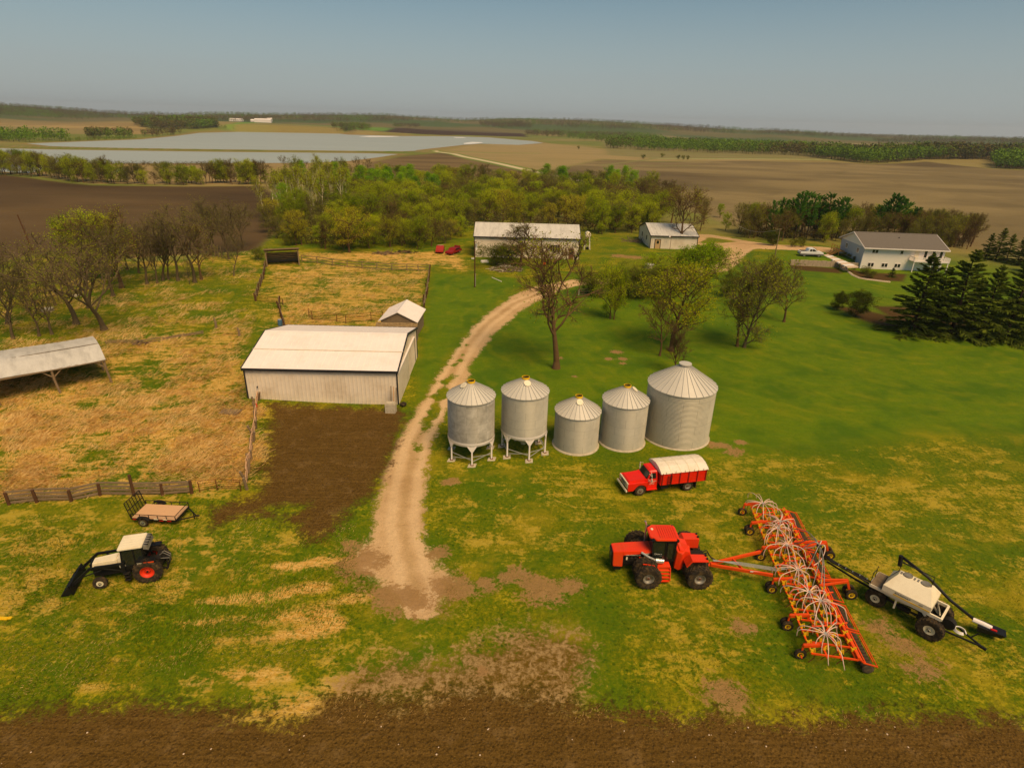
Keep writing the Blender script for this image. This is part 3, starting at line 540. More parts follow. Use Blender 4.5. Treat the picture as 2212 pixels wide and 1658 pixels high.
# concrete block and plank leaning at the corner
o=thing('concrete_block','pale concrete block standing on the soil at the right front corner of the big barn','block',(-12.75,56.55,gz1(-12.7,56.5)),R(-4))
B().box(-.55,.55,-.35,.35,-.1,1.05).build('slab',M['conc'],o,bevel=.04); B().box(-.45,.45,-.3,.3,1.05,1.12).build('cap',M['conc'],o)
o=thing('leaning_planks','weathered planks leaning on the barn corner above the concrete block','planks',(-12.6,57.35,gz1(-12.6,57.3)),0)
for k,(x,m_) in enumerate(((-.28,'wood'),(.0,'plank'),(.26,'wood'))): B().bar((x,-.1,0),(x+.03,.35,2.5-.1*k),.22,.06,(1,0,0)).build('plank',M[m_],o)
o=thing('small_wheel','little dark wheel lying at the barn corner','wheel',(-11.7,58.0,gz1(-11.7,58)+.02)); B().lathe([(.12,.1),(.3,.1),(.36,.22),(.36,.3),(.3,.38),(.12,.38)],n=20,close=True).build('tyre',M['rubber'],o,smooth=True)

# --- back barn, garage
t=gable_building('machine_shed','long cream metal shed with a stained grey white roof behind the brush pile','shed',(2.6,142.1,0),R(-.2),23.9,10.8,4.75,6.9,'beigewall','greyroof',.3,-.3,.5)
window(t,(6.35,-5.4,2.45),2.2,1.3,'y-','trim',1)
b=B(); b.box(8.6+.95,8.6+2.15,-5.47,-5.4,-.1,2.5); dr=b.build('door',M['brick'],t); B().box(9.8,10.5,-5.5,-5.47,1.2,2.2).build('window',M['glass'],dr)
t=gable_building('garage','small grey beige garage with a streaked metal roof and a tan door','garage',(40.0,160.4,0),R(.6),11.9,14.6,3.2,5.1,'beigewall','greyroof',.3,-.3,.5)
b=B(); b.box(-4.9,-3.3,-7.36,-7.3,-.1,2.3); f=b.build('door_frame',M['trim'],t); b=B(); b.box(-4.72,-3.48,-7.42,-7.36,-.1,2.15); dr=b.build('door',M['tan'],t); B().box(-4.4,-3.8,-7.45,-7.42,1.2,1.95).build('pane',M['glass'],dr)
for y in (-2.5,3.): window(t,(-5.95,y,1.9),.6,.9,'x-','trim',1)
# --- house
t=gable_building('farmhouse','two storey white farmhouse with a grey shingle roof and a blue grey left gable','house',(87.35,140.6,0),R(-4),17.4,11.9,4.95,7.15,'wallwhite','shingle',.75,-.2,0,False,False)
B().box(-8.78,-8.70,-5.95,5.95,-.2,4.7).build('side_siding',M['wallblue'],t); b=B(); b.prism([(-5.9,4.72),(0,7.05),(5.9,4.72)],-8.76,-8.70,'x'); b.build('gable_panel',M['wallwhite'],t)
b=B()
for k in range(24): b.box(-8.7,8.7,-5.975,-5.95,.05+k*.2,.07+k*.2)
b.build('siding_laps',M['wallwhite'],t)
b=B()
for s in (-1,1): b.box(-9.2,9.2,s*6.75-.05,s*6.75+.05,4.58,4.8)
for e in (-1,1):
    for s in (-1,1): b.hexa([(e*9.17-.04,0,7.0),(e*9.17+.04,0,7.0),(e*9.17+.04,s*6.72,4.6),(e*9.17-.04,s*6.72,4.6),(e*9.17-.04,0,7.27),(e*9.17+.04,0,7.27),(e*9.17+.04,s*6.72,4.82),(e*9.17-.04,s*6.72,4.82)])
b.build('fascia',M['whitemetal'],t)
B().cyl((0,-2.2,6.1),(0,-2.2,6.7),.09).build('roof_vent',M['trim'],t)
for x,z,w_,h_,pn in ((-6.3,3.95,1.25,.75,2),(-.55,3.95,.6,.75,1),(-6.55,.95,1.25,.8,2),(-3.55,.95,1.25,.8,2),(-.75,.95,1.25,.8,2)): window(t,(x,-5.95,z),w_,h_,'y-','whitemetal',pn)
for y,z in ((-3.2,3.6),(2.6,3.6)): window(t,(-8.78,y,z),.95,1.0,'x-','whitemetal',2)
for x in (4.6,6.3,7.9): window(t,(x,-5.95,3.55),.62,1.9,'y-','whitemetal',1,'patio_door')
B().box(2.3,3.2,-6.0,-5.95,2.4,4.5).build('balcony_door',M['cream'],t)
bal=B().box(1.4,8.9,-8.1,-5.97,2.3,2.45).build('balcony',M['whitemetal'],t); b=B(); b.box(1.4,8.9,-8.1,-8.02,3.25,3.35); b.box(1.4,8.9,-8.1,-8.02,2.5,2.58)
for k in range(50): x=1.42+k*.152; b.box(x,x+.075,-8.08,-8.04,2.5,3.3)
for s in (1.4,8.82): 
    b.box(s,s+.08,-8.1,-6.0,3.25,3.35)
    for k in range(12): b.box(s+.02,s+.06,-8.0+k*.17,-7.93+k*.17,2.45,3.3)
b.build('railing',M['whitemetal'],bal)
for x in (1.55,5.2,8.75): B().box(x-.08,x+.08,-8.0,-7.84,-.2,2.3).build('post',M['whitemetal'],bal)
o=thing('deck_stairs','new wooden deck steps on the far left side of the house','steps',(76.9,144.3,1.2),R(-4))
for k in range(5): B().box(-1.9+k*.38,-1.5+k*.38,-1.3,1.3,.12+k*.2,.18+k*.2).build('tread',M['newwood'],o)
B().box(0,1.4,-1.3,3.2,1.05,1.15).build('platform',M['newwood'],o); b=B()
for y in (-1.3,.2,1.7,3.1): b.box(-.05,.05,y-.05,y+.05,0,2.1)
b.box(-.06,.06,-1.35,3.15,2.05,2.15); b.build('handrail',M['newwood'],o)
# retaining wall and paving
o=thing('retaining_wall','weathered grey timber retaining wall below the parked white pickup','wall',(68.4,136.4,0),R(-4.6))
for k in range(11): B().box(-5.4+k*.985,-5.4+k*.985+.96,-.14,.12,-.3,1.3+.05*math.sin(k*3)).build('panel',M['retwood'],o,bevel=.02)
o=thing('retaining_wall','short brown timber retaining wall right of the garden steps','wall',(76.6,135.95,0),R(-3))
for k in range(4): B().box(-1.9+k*.95,-1.9+k*.95+.93,-.14,.12,-.3,1.15).build('panel',M['retwood'],o,bevel=.02)
o=thing('garden_steps','narrow stone garden steps between the two retaining walls','steps',(74.25,135.2,0),R(-10))
for k in range(6): B().box(-.55,.55,-.35-k*.42,.05-k*.42,-.3,1.15-k*.2).build('step',M['stone'],o,bevel=.02)
o=thing('stone_edging','pale stone edging curving around the garden bed under the house','edging',(0,0,0))
pts=at([1833,1842,1856,1872,1890,1905,1925],[588,595,601,604,606,608,610]); k=0
for p,q in zip(pts[:-1],pts[1:]):
    for s in range(4):
        c=p+(q-p)*(s/4); B().cyl((c[0],c[1],c[2]-.05),(c[0]+.05,c[1],c[2]+.22),.3,.24,7).build('stone',M['stone'],o)
for P_,lb in (([(1778,551),(1790,549),(1856,577),(1832,578)],'pavers'),): 
    g=PX(P_,1.27); o=thing('paved_path','pale paved path with dark stripes from the pickup to the house wall','path',(0,0,0))
    for k in range(9):
        a,c_=k/9,(k+.8)/9; e=lambda t_:(g[0]*(1-t_)+g[3]*t_, g[1]*(1-t_)+g[2]*t_)
        (p0,p1),(p2,p3)=e(a),e(c_); b=B(); zz=1.28 ; b.hexa([(*p0,zz-.2),(*p1,zz-.2),(*p3,zz-.2),(*p2,zz-.2),(*p0,zz+.05),(*p1,zz+.05),(*p3,zz+.05),(*p2,zz+.05)]); b.build('paver',M['stone' if k%2==0 else 'pink'],o)

# --- sheds on the pasture
c0=Vector((-51.0,62.9,0)); t=thing('open_pole_shed','open sided shed with a curved grey tin roof on tilted poles, at the left edge','shed',(-48.6,65.35,-.05),R(40.5))
# local: x along, y depth; right end at x=0
L=16.; b=B()
prof=[(-3.95,2.88),(-2.6,3.22),(-1.2,3.5),(0,3.62),(2.0,3.5),(3.8,3.25),(5.6,2.95)]
n=44
for i in range(n):
    x0=-L+L*i/n+.0; x1=-L+L*(i+1)/n; 
    for (ya,za),(yb,zb) in zip(prof[:-1],prof[1:]):
        sag=.06*math.sin(x0*.5); sag1=.06*math.sin(x1*.5)
        b.hexa([(x0,ya,za+sag),(x1,ya,za+sag1),(x1,yb,zb+sag1),(x0,yb,zb+sag),(x0,ya,za+.03+sag+.02*(i%2)),(x1,ya,za+.03+sag1+.02*(i%2)),(x1,yb,zb+.03+sag1+.02*(i%2)),(x0,yb,zb+.03+sag+.02*(i%2))])
b.build('roof',M['greyroof'],t)
B().box(-L,.02,-.05,.05,3.66,3.7).build('ridge_strip',M['oldboards'],t)
for x in (-15.5,-10.2,-5.0,-.15):
    for y in (-3.75,1.0,5.3): B().tube([(x+(.18 if y<-3 else 0),y-.1,-.3),(x,y,1.5),(x-.04,y,2.9 if abs(y)>2 else 3.4)],.12,7).build('pole',M['wood'],t)
    B().bar((x,-3.8,2.85),(x,5.4,2.85),.14).build('rafter',M['wood'],t)
    for s in (-1,1):
        if -15.6<x+s<.2: B().bar((x,-3.75,1.9),(x+s*1.0,-3.75,2.8),.1).build('brace',M['wood'],t)
for y in (-3.85,5.4): B().bar((-L,y,2.8),(0,y,2.8),.16).build('beam',M['wood'],t)
b=B()
for k in range(40): b.box(-L+k*.4,-L+k*.4+.37,5.38,5.44,-.2,2.9)
b.build('back_boards',M['oldboards'],t)
t=gable_building('tin_roof_hut','little wooden hut with a bright white gable roof behind the big barn','hut',(-16.15,83.2,0),R(88),6.1,4.9,2.55,3.75,'wood','whitemetal',.35,-.3,0,False)
o=thing('shingled_lean_to','low mossy shingled lean-to roof between the big barn and the white roofed hut','lean-to',(-16.35,79.2,0),R(1))
b=B(); b.hexa([(-2.9,-.95,1.55),(2.9,-.95,1.55),(2.9,.75,2.25),(-2.9,.75,2.25),(-2.9,-.95,1.64),(2.9,-.95,1.64),(2.9,.75,2.34),(-2.9,.75,2.34)])
rr=random.Random(4)
for i in range(6):
    for j in range(26):
        if rr.random()<.86: y=-.93+i*.28; z=1.64+(y+.95)*.41; x=-2.88+j*.222; b.box(x,x+.2,y,y+.24,z,z+.05+rr.random()*.05)
b.build('roof',M['mossroof'],o); b=B()
for x in (-2.8,0,2.8): B().box(x-.08,x+.08,-.85,-.7,-.3,1.55).build('post',M['wood'],o); B().box(x-.08,x+.08,.55,.7,-.3,2.2).build('post',M['wood'],o)
b=B(); b.box(2.8,2.88,-.8,.7,-.3,1.6); b.build('side_boards',M['wood'],o)
pa,pb=A1(*(577.8,576.7)),A1(*(646.4,571.5)); 
t=thing('calf_shelter','small open wooden shelter with a flat dark roof at the corral corner','shelter',((pa.x+pb.x)/2,(pa.y+pb.y)/2,0),math.atan2(pb.y-pa.y,pb.x-pa.x)*.75)
w_=(pb-pa).length
L_=w_/2+.3; b=B(); b.hexa([(-L_,-.5,3.52),(L_,-.5,3.52),(L_,4.6,2.15),(-L_,4.6,2.15),(-L_,-.5,3.62),(L_,-.5,3.62),(L_,4.6,2.25),(-L_,4.6,2.25)]); b.build('roof',M['oldboards'],t); B().box(-w_/2-.3,w_/2+.3,-.56,-.44,3.42,3.66).build('fascia',M['wood'],t)
b=B()
for k in range(6): b.box(-w_/2,w_/2,4.2,4.28,-.2+k*.36,.13+k*.36)
b.build('back_wall',M['wood'],t)
for s in (-1,1):
    b=B()
    for k in range(6): b.box(s*w_/2-.04,s*w_/2+.04,.0,4.2,-.2+k*.36,.12+k*.36)
    b.build('side_wall',M['wood'],t)
for x in (-w_/2,w_/2): B().box(x-.12,x+.12,-.2,.05,-.3,3.5).build('post',M['wood'],t); s=-1 if x>0 else 1; B().bar((x,-.1,2.6),(x+s*.9,-.1,3.4),.1).build('brace',M['wood'],t)

# ------------------------------------------------------------------ grain bins
def bin_mat(name,a,bc):
    t=NT(name); uv=t.n('ShaderNodeUVMap').outputs[0]; P=t.n('ShaderNodeTexCoord').outputs['Object']
    br=t.n('ShaderNodeTexBrick',{'Vector':uv,'Color1':(.0,0,0),'Color2':(1,1,1),'Mortar':(.5,.5,.5),'Scale':1.,'Mortar Size':.006,'Brick Width':1.,'Row Height':1.}); f=br.outputs[0]
    n1=t.noise(P,1.6,5,.7,.5); f=t.math('ADD',t.math('MULTIPLY',f,.22),t.math('MULTIPLY',t.math('SUBTRACT',n1,.35),1.),clamp=True)
    c=t.mix(f,lin(a),lin(bc)); c=t.mix(t.rng(br.outputs[1],.2,.8,0,.55),c,lin('5d5342'))
    return t.surf(c,t.rng(n1,.3,.7,.34,.56),.15,spec=.4)
BM=bin_mat('galvanised_bin_wall','bdb5a0','ddd5c0'); BM2=bin_mat('patchy_bin_wall','958e7e','f4ecdc'); BM3=bin_mat('large_bin_wall','bdb49c','d8ceb4')
def lathe_uv(b,prof,n,mt,name,parent,us,vs):
    bb=B(); bb.lathe(prof,n=n); o=bb.build(name,mt,parent,smooth=True); me=o.data; uv=me.uv_layers.new(name='UVMap')
    for p in me.polygons:
        aa=[math.atan2(me.vertices[me.loops[l].vertex_index].co.y,me.vertices[me.loops[l].vertex_index].co.x)/(2*PI) for l in p.loop_indices]
        if max(aa)-min(aa)>.5: aa=[q+1 if q<0 else q for q in aa]
        for l,q in zip(p.loop_indices,aa): uv.data[l].uv=((q+1)*us,me.vertices[me.loops[l].vertex_index].co.z*vs)
    return o
def grain_bin(label,x,y,r,z0,z1,apex,pitch,mt,hopper,lidang,ribs,rot=0,big=False):
    t=thing('grain_bin',label,'grain bin',(x,y,0),rot,'steel grain bins beside the drive')
    prof=[]; z=z0; n=int(round((z1-z0)/pitch))
    for k in range(n):
        for q,dr in ((0,0),(.25,.5),(.5,1),(.75,.5)): prof.append((r+(dr-.5)*pitch*.5,z0+(k+q)*pitch))
    prof.append((r,z1)); wl=lathe_uv(None,prof,72,mt,'wall',t,7,1/.82)
    cr=.36 if not big else .5
    b=B(); b.lathe([(r+.1,z1-.06),(r+.1,z1),(cr,apex-.12),(cr,apex-.1)],n=ribs*3)
    rf=b.build('roof',M['galvroof'],t,smooth=False)
    for k in range(ribs):
        a=2*PI*k/ribs; b=B() if k==0 else b; b.bar((cr*math.cos(a),cr*math.sin(a),apex-.1),((r+.12)*math.cos(a),(r+.12)*math.sin(a),z1+.02),.035,.07)
    b.build('roof_rib',M['galvleg'],rf)
    b=B(); b.lathe([(cr-.04,apex-.14),(cr,apex-.14),(cr,apex+.1),(cr-.04,apex+.1)],n=24)
    if big: b.lathe([(.01,apex+.16),(cr+.1,apex+.12),(cr+.1,apex+.02),(.01,apex+.02)],n=24); b.build('cap',M['galvroof'],t); 
    else:
        b.build('collar',M['yellow'],t); B().lathe([(0,apex),(cr-.04,apex)],n=20).build('opening',M['black'],t)
        a=R(lidang); lc=Vector((math.cos(a),math.sin(a),0)); sl=(apex-z1)/(r-cr); b=B(); n_=Vector((lc.x*sl,lc.y*sl,1)).normalized(); p=lc*(cr+.36)+Vector((0,0,apex-.0-.36*sl)); b.cyl(p,p+n_*.05,.33,.31,20); b.build('lid',M['cream'],t)
    if hopper:
        b=B(); b.lathe([(r+.05,z0+.12),(r+.07,z0-.2),(r+.03,z0-.22),(r-.02,z0-.22)],n=48); b.build('skirt_ring',M['whitemetal'],t,smooth=True)
        b=B(); b.lathe([(r-.03,z0-.05),(.25,.9),(.25,.75)],n=36); b.build('hopper_cone',M['galv'],t,smooth=True)
        for k in range(6):
            a=R(-90+k*60); cx,cy=math.cos(a),math.sin(a); b=B(); b.bar((cx*r,cy*r,.1),(cx*r,cy*r,z0-.1),.13,.13)
            b.hexa([Vector((cx,cy,0))*(r+.0)+Vector((-cy,cx,0))*s*ww+Vector((0,0,zz)) +Vector((cx,cy,0))*dd for zz,ww in ((z0-.75,.07),(z0-.18,.42)) for s,dd in ((-1,.0),(1,.0),(1,.06),(-1,.06))])
            b.build('leg',M['whitemetal'],t)
            b=B(); a2=a+R(60); c2,s2=math.cos(a2),math.sin(a2); 
            b.bar((cx*r,cy*r,.45),(c2*r,s2*r,.8),.05); b.bar((cx*r,cy*r,.95),(c2*r,s2*r,.6),.05); b.build('brace',M['galvleg'],t)
            b=B(); c=Vector((cx*(r+.02),cy*(r+.02),0)); q=.36
            b.hexa([c+Vector((dx*q+.08*dy,dy*q*.9,zz)) for zz in (-.2,.13) for dx,dy in ((-1,-1),(1,-1),(1,1),(-1,1))]); b.build('footing',M['conc'],t,bevel=.03)
            B().box(c.x-.13,c.x+.13,c.y-.13,c.y+.13,.13,.17).build('base_plate',M['rust'],t)
    else: B().lathe([(r+.14,-.2),(r+.17,.05),(r+.02,.12)],n=48).build('foundation_ring',M['conc'],t,smooth=True)
    return t
grain_bin('patchy grey hopper bin on white legs, leftmost and nearest the drive',-3.62,48.3,2.1,2.2,6.15,7.45,.1,BM2,True,200,28,.1)
grain_bin('hopper bin on white legs, second from the left with its lid open',1.22,49.35,2.1,2.4,6.3,7.5,.1,BM,True,-92,28,.25)
grain_bin('shortest ground level steel bin, in the middle of the row',6.33,50.85,2.12,0.02,3.72,5.1,.095,BM,False,-88,28,.0)
grain_bin('flat bottomed steel bin with lid tipped right, left of the large bin',10.95,51.75,2.16,0.02,4.56,5.9,.095,BM,False,-15,28,.12)
grain_bin('largest grain bin with wide corrugations, rightmost of the row',16.6,53.35,3.22,.02,5.62,7.62,.13,BM3,False,0,30,.05,True)
# ------------------------------------------------------------------ wheels and vehicles
def wheel(parent,c,r,w,rim,rm='ivory',lugs=0,side=1,name='wheel',deep=.5,tw=False):
    """c hub centre, axis local y, side = +1 when the outer face looks to +y"""
    x,y,z=c; b=B(); h=w/2; k=.16*r
    b.lathe([(rim,-h*.75),(rim+.03,-h*.85),(r-k,-h),(r-.35*k,-h*.93),(r,-h*.7),(r,h*.7),(r-.35*k,h*.93),(r-k,h),(rim+.03,h*.85),(rim,h*.75),(rim,-h*.75)],c,'y',36)
    for i in range(lugs):
        for s in (-1,1):
            a=2*PI*(i+(.5 if s>0 else 0))/lugs; da=.30*22/max(lugs,1)*.62
            def P(aa,yy,rr): return (x+rr*math.cos(aa),y+yy,z+rr*math.sin(aa))
            t_=.055*22/lugs; hh=r*.07
            b.hexa([P(a,0,r-.03),P(a+t_,0,r-.03),P(a+da+t_,s*h*.98,r-.09*r*.5-.02),P(a+da,s*h*.98,r-.09*r*.5-.02),P(a,0,r+hh),P(a+t_,0,r+hh),P(a+da+t_,s*h*.98,r+hh*.4),P(a+da,s*h*.98,r+hh*.4)])
    if lugs==0:
        for i in range(40):
            a=2*PI*i/40; c0=(x+(r-.004)*math.cos(a),y-h*.7,z+(r-.004)*math.sin(a)); c1=(x+(r-.004)*math.cos(a),y+h*.7,z+(r-.004)*math.sin(a)); b.bar(c0,c1,.03,.02)
    t_=b.build(name,M['rubber'],parent,smooth=False)
    b=B(); f=side*h; b.lathe([(rim+.01,f*.78),(rim-.02,f*.8),(rim-.05,f*(1-deep)),(rim*.45,f*(1-deep)*.8),(rim*.28,f*(1-deep)+side*.05),(0.01,f*(1-deep)+side*.06)],c,'y',28); rmo=b.build('rim',M[rm],t_,smooth=True)
    b=B()
    for i in range(8): a=2*PI*i/8; q=rim*.36; b.cyl((x+q*math.cos(a),y+f*(1-deep),z+q*math.sin(a)),(x+q*math.cos(a),y+f*(1-deep)+side*.05,z+q*math.sin(a)),.025,n=6)
    b.cyl((x,y+f*(1-deep),z),(x,y+f*(1-deep)+side*.1,z),rim*.16,n=12); b.build('hub',M['rust' if rm=='silverrim' else 'engine'],t_)
    return t_
# --- articulated red tractor, forward = local +x
T4=thing('articulated_tractor','large red articulated tractor with dual wheels, hitched to the orange seed drill','tractor',(11.1,33.25,gz1(11.1,33)),R(181.5))
for x in (1.72,-1.72):
    for y in (1.0,1.86): wheel(T4,(x,y,.85),.85,.5,.37,'silverrim',20,1,deep=.8); wheel(T4,(x,-y,.85),.85,.5,.37,'silverrim',20,-1,deep=.8)
    b=B(); b.cyl((x,-1.9,.83),(x,1.9,.83),.14,n=12); b.lathe([(.1,-.4),(.34,-.25),(.34,.25),(.1,.4)],(x,0,.83),'y',16); b.build('axle',M['engine'],T4)
b=B(); b.hexa([(1.25,-.6,1.72),(3.2,-.56,1.45),(3.2,.56,1.45),(1.25,.6,1.72),(1.25,-.52,2.0),(3.25,-.5,1.86),(3.25,.5,1.86),(1.25,.52,2.0)])
b.hexa([(3.2,-.58,.62),(3.86,-.58,.66),(3.86,.58,.66),(3.2,.58,.62),(3.2,-.5,1.865),(3.9,-.47,1.80),(3.9,.47,1.80),(3.2,.5,1.865)])
hood=b.build('hood',M['red'],T4,bevel=.03)
B().hexa([(3.87,-.5,.7),(3.96,-.4,.72),(3.96,.4,.72),(3.87,.5,.7),(3.88,-.43,1.72),(4.0,-.36,1.7),(4.0,.36,1.7),(3.88,.43,1.72)]).build('grille',M['black'],hood)
for s in (-1,1): B().box(3.97,4.01,s*.22-.1,s*.22+.1,1.45,1.56).build('headlight',M['chrome'],hood)
b=B()
for s in (-1,1): b=B(); b.hexa([(1.3,s*.585,1.76),(3.18,s*.57,1.5),(3.18,s*.59,1.5),(1.3,s*.607,1.76),(1.3,s*.575,1.83),(3.18,s*.56,1.58),(3.18,s*.578,1.58),(1.3,s*.59,1.83)]); b.build('side_stripe',M['black'],hood)
st=math.atan2(.27,1.9)
text('CASE INTERNATIONAL',.10,M['cream'],hood,(2.55,.592,1.63),(R(84),0,PI) ,.002); text('9280',.12,M['cream'],hood,(1.6,.602,1.76),(R(84),0,PI),.002)
b=B(); b.box(1.25,3.2,-.42,.42,.75,1.62); b.box(1.6,3.0,-.5,.5,1.0,1.3)
for k in range(6): b.cyl((1.5+k*.28,.3,1.2),(1.5+k*.28,.52,1.35),.07,n=8)
b.box(-.6,3.9,-.3,.3,.5,.85); b.build('engine',M['engine'],T4); B().box(2.9,3.0,.5,.56,1.2,1.42).build('filter',M['cream'],T4)
B().box(3.3,3.8,-.62,.62,.42,.62).build('front_weight',M['black'],T4)
# cab
b=B(); b.hexa([(-.2,-.7,1.3),(1.25,-.7,1.3),(1.25,.7,1.3),(-.2,.7,1.3),(-.25,-.7,2.98),(1.4,-.7,2.98),(1.4,.7,2.98),(-.25,.7,2.98)]); cab=b.build('cab',M['glass'],T4)
b=B()
for x0,x1 in ((1.22,1.38),(-.2,-.25),(.42,.44)):
    for s in (-1,1): b.bar((x0,s*.71,1.3),(x1,s*.71,2.98),.08)
for s in (-1,1): b.bar((-.2,s*.71,1.34),(1.25,s*.71,1.34),.1); b.bar((-.25,s*.71,2.92),(1.4,s*.71,2.92),.09)
for x in (1.3,-.24): b.bar((x,-.71,2.92),(x,.71,2.92),.09); b.bar((x,-.71,1.36),(x,.71,1.36),.1)
b.build('cab_frame',M['black'],cab); B().box(-.12,.36,.71,.76,1.42,2.85).build('door_frame',M['black'],cab); B().box(-.05,.3,.75,.77,1.5,2.75).build('door_glass',M['glass'],cab)
oc=[(-.42,-.62),(-.3,-.82),(1.15,-.84),(1.55,-.5),(1.55,.5),(1.15,.84),(-.3,.82),(-.42,.62)]
b=B(); b.prism(oc,2.98,3.14,'z'); rf=b.build('roof',M['red'],cab,bevel=.04)
for k in range(8): B().box(-.28+k*.155,-.28+k*.155+.07,-.66,.66,3.135,3.185).build('roof_ridge',M['red'],rf)
B().cyl((1.25,-.28,3.14),(1.25,-.28,3.19),.09,n=14).build('antenna_dome',M['cream'],rf)
for p in ((1.3,.72),(1.3,-.72),(-.3,.74),(-.3,-.74)): B().cyl((p[0],p[1],2.98),(p[0]+.1,p[1]*1.1,3.08),.12,n=12).build('work_light',M['black'],rf)
B().tube([(1.5,-.78,1.7),(1.5,-.78,3.1),(1.62,-.8,3.45)],.07,10).build('exhaust_stack',M['chrome'],T4)
B().cyl((.55,.95,1.45),(1.1,.95,1.5),.17,n=18).build('air_cleaner',M['chrome'],T4); B().tube([(1.05,.95,1.5),(1.5,.9,1.7),(2.0,.55,1.85)],.08,8).build('intake_pipe',M['galv'],T4)
b=B(); b.hexa([(1.15,.62,1.36),(2.15,.62,1.48),(2.0,1.3,1.42),(1.2,1.25,1.3),(1.15,.62,1.4),(2.15,.62,1.52),(2.0,1.3,1.46),(1.2,1.25,1.34)]); b.hexa([(.9,1.2,1.0),(1.2,1.25,1.3),(1.25,1.3,1.3),(.95,1.3,1.0),(.9,.7,1.04),(1.15,.62,1.4),(1.2,.62,1.4),(.95,.7,1.04)]); b.build('front_fender',M['red'],T4)
b=B(); b.box(0.1,1.0,.7,1.25,1.1,1.22); b.bar((.95,1.25,1.15),(.9,1.5,.3),.06,.2); b.bar((.12,1.25,1.15),(.12,1.5,.3),.06,.2); sp=b.build('step_frame',M['red'],T4)
for k in range(4): B().box(.15,.9,1.22+k*.07,1.42+k*.07,.98-k*.24,1.02-k*.24).build('tread',M['red'],sp)
b=B(); b.hexa([(-.5,-.55,1.0),(-.35,.65,.6),(-.62,.85,.58),(-1.6,.6,1.0),(-.45,-.5,2.12),(-.42,.62,2.02),(-.75,.8,1.92),(-1.35,.2,2.2)])
b.hexa([(-1.3,-.75,.9),(-.55,-.75,.9),(-.55,.62,.9),(-1.3,.62,.9),(-1.3,-.65,2.05),(-.6,-.65,2.25),(-.6,.6,2.1),(-1.3,.6,1.95)]); b.build('fuel_tank',M['red'],T4,bevel=.03)
for s in (-1,1):
    b=B(); y0,y1=(.72,1.45) if s>0 else (-.72,-1.45); h=1.86 if s>0 else 1.98
    lo,hi=min(y0,y1),max(y0,y1)
    b.hexa([(-2.35,lo,h-.08),(-1.25,lo,h-.1),(-1.25,hi,h-.1),(-2.35,hi,h-.08),(-2.35,lo,h),(-1.25,lo,h+.02),(-1.25,hi,h+.02),(-2.35,hi,h)])
    b.hexa([(-1.27,lo,h-.1),(-.95,lo,h-.55),(-.95,hi,h-.55),(-1.27,hi,h-.1),(-1.23,lo,h+.02),(-.9,lo,h-.5),(-.9,hi,h-.5),(-1.23,hi,h+.02)])
    b.box(-2.35,-1.25,lo if s>0 else hi-.05,lo+.05 if s>0 else hi,h-.75,h-.05)
    fd=b.build('rear_fender',M['red'],T4,bevel=.015)
    for q in (.15,.5): B().cyl((-2.3,lo+q,h),(-2.3,lo+q,h+.1),.07,n=10).build('tail_light',M['black'],fd)
b=B(); b.box(-2.9,-.6,-.25,.25,.5,.8); b.box(-2.5,-1.0,-.35,.35,.8,1.35); b.box(-3.0,-2.5,-.12,.12,.45,.55); b.build('rear_frame',M['engine'],T4)
for k in range(7): B().tube([(-2.4,-.2+k*.06,1.3),(-2.75,-.25+k*.08,1.45+.05*(k%3)),(-3.1,-.1+k*.04,1.0),(-3.4,0,.85)],.02,5).build('hydraulic_hose',M['ltrub'],T4)

# --- seed drill, local y along the tool bar, tractor side = local -x
DR=thing('seed_drill','wide orange air drill with pale looping hoses and black packer wheels, behind the red tractor','seed drill',(20.0,32.3,gz1(20,32.3)),R(-6.4))
def share(o,parent,loc,rz=0,name=None):
    c=o.copy(); COL.objects.link(c); c.parent=parent; c.location=loc; c.rotation_euler=(0,0,rz)
    return c
secs=[(-7.35,-2.75),(-2.55,2.55),(2.75,7.35)]
for (y0,y1) in secs:
    for k,x in enumerate((-1.55,-.75,.05,.85)): 
        B().bar((x,y0+(.25 if k in (0,3) else 0),.86),(x,y1-(.25 if k in (0,3) else 0),.86),.1,.1).build('frame_rail',M['orange'],DR)
    n=6
    for i in range(n):
        y=y0+.12+(y1-y0-.24)*i/(n-1); B().bar((-1.6,y+.05,.9),(.95,y-.05,.9),.075,.1).build('cross_member',M['orange'],DR)
B().bar((.95,-7.3,1.02),(.95,7.3,1.02),.13,.13).build('rear_beam',M['orange'],DR)
# shank prototype
b=B(); b.box(-.08,.08,-.035,.035,-.02,.17); b.bar((-.1,0,.16),(.12,0,.32),.05,.05); b.bar((.11,0,.32),(.17,0,.02),.05,.05); b.bar((.0,.05,.1),(-.14,.05,.26),.05,.05); sh0=b.build('trip_shank',M['yellow'],DR)
b=B(); b.tube([(.14,0,.1),(.24,0,-.15),(.2,0,-.45),(.05,0,-.68),(-.02,0,-.8)],.025,5); ti0=b.build('tine',M['rust'],sh0)
shk=[]; first=True
for r_,x in enumerate((-1.55,-.75,.05,.85)):
    for i in range(23):
        y=-7.1+i*.62+(r_%2)*.31+(r_//2)*.1
        if abs(y)>7.2: continue
        if first: sh0.location=(x,y,.92); first=False; o=sh0
        else:
            o=sh0.copy(); COL.objects.link(o); o.parent=DR; o.location=(x,y,.92); q=ti0.copy(); COL.objects.link(q); q.parent=o
        shk.append((x,y))
for (hx,hy) in ((-1.0,6.2),(-1.0,3.4),(-.9,.6),(-1.0,-2.0),(-1.0,-5.3),(.3,5.6),(.4,2.9),(.4,-2.3),(.3,-4.9)): B().cyl((hx,hy,1.12),(hx+.9,hy+.15,1.2),.05,n=8).build('hydraulic_cylinder',M['orange'],DR); B().bar((hx-.5,hy-.5,1.0),(hx+.5,hy+.6,1.0),.07,.1).build('brace',M['orange'],DR)
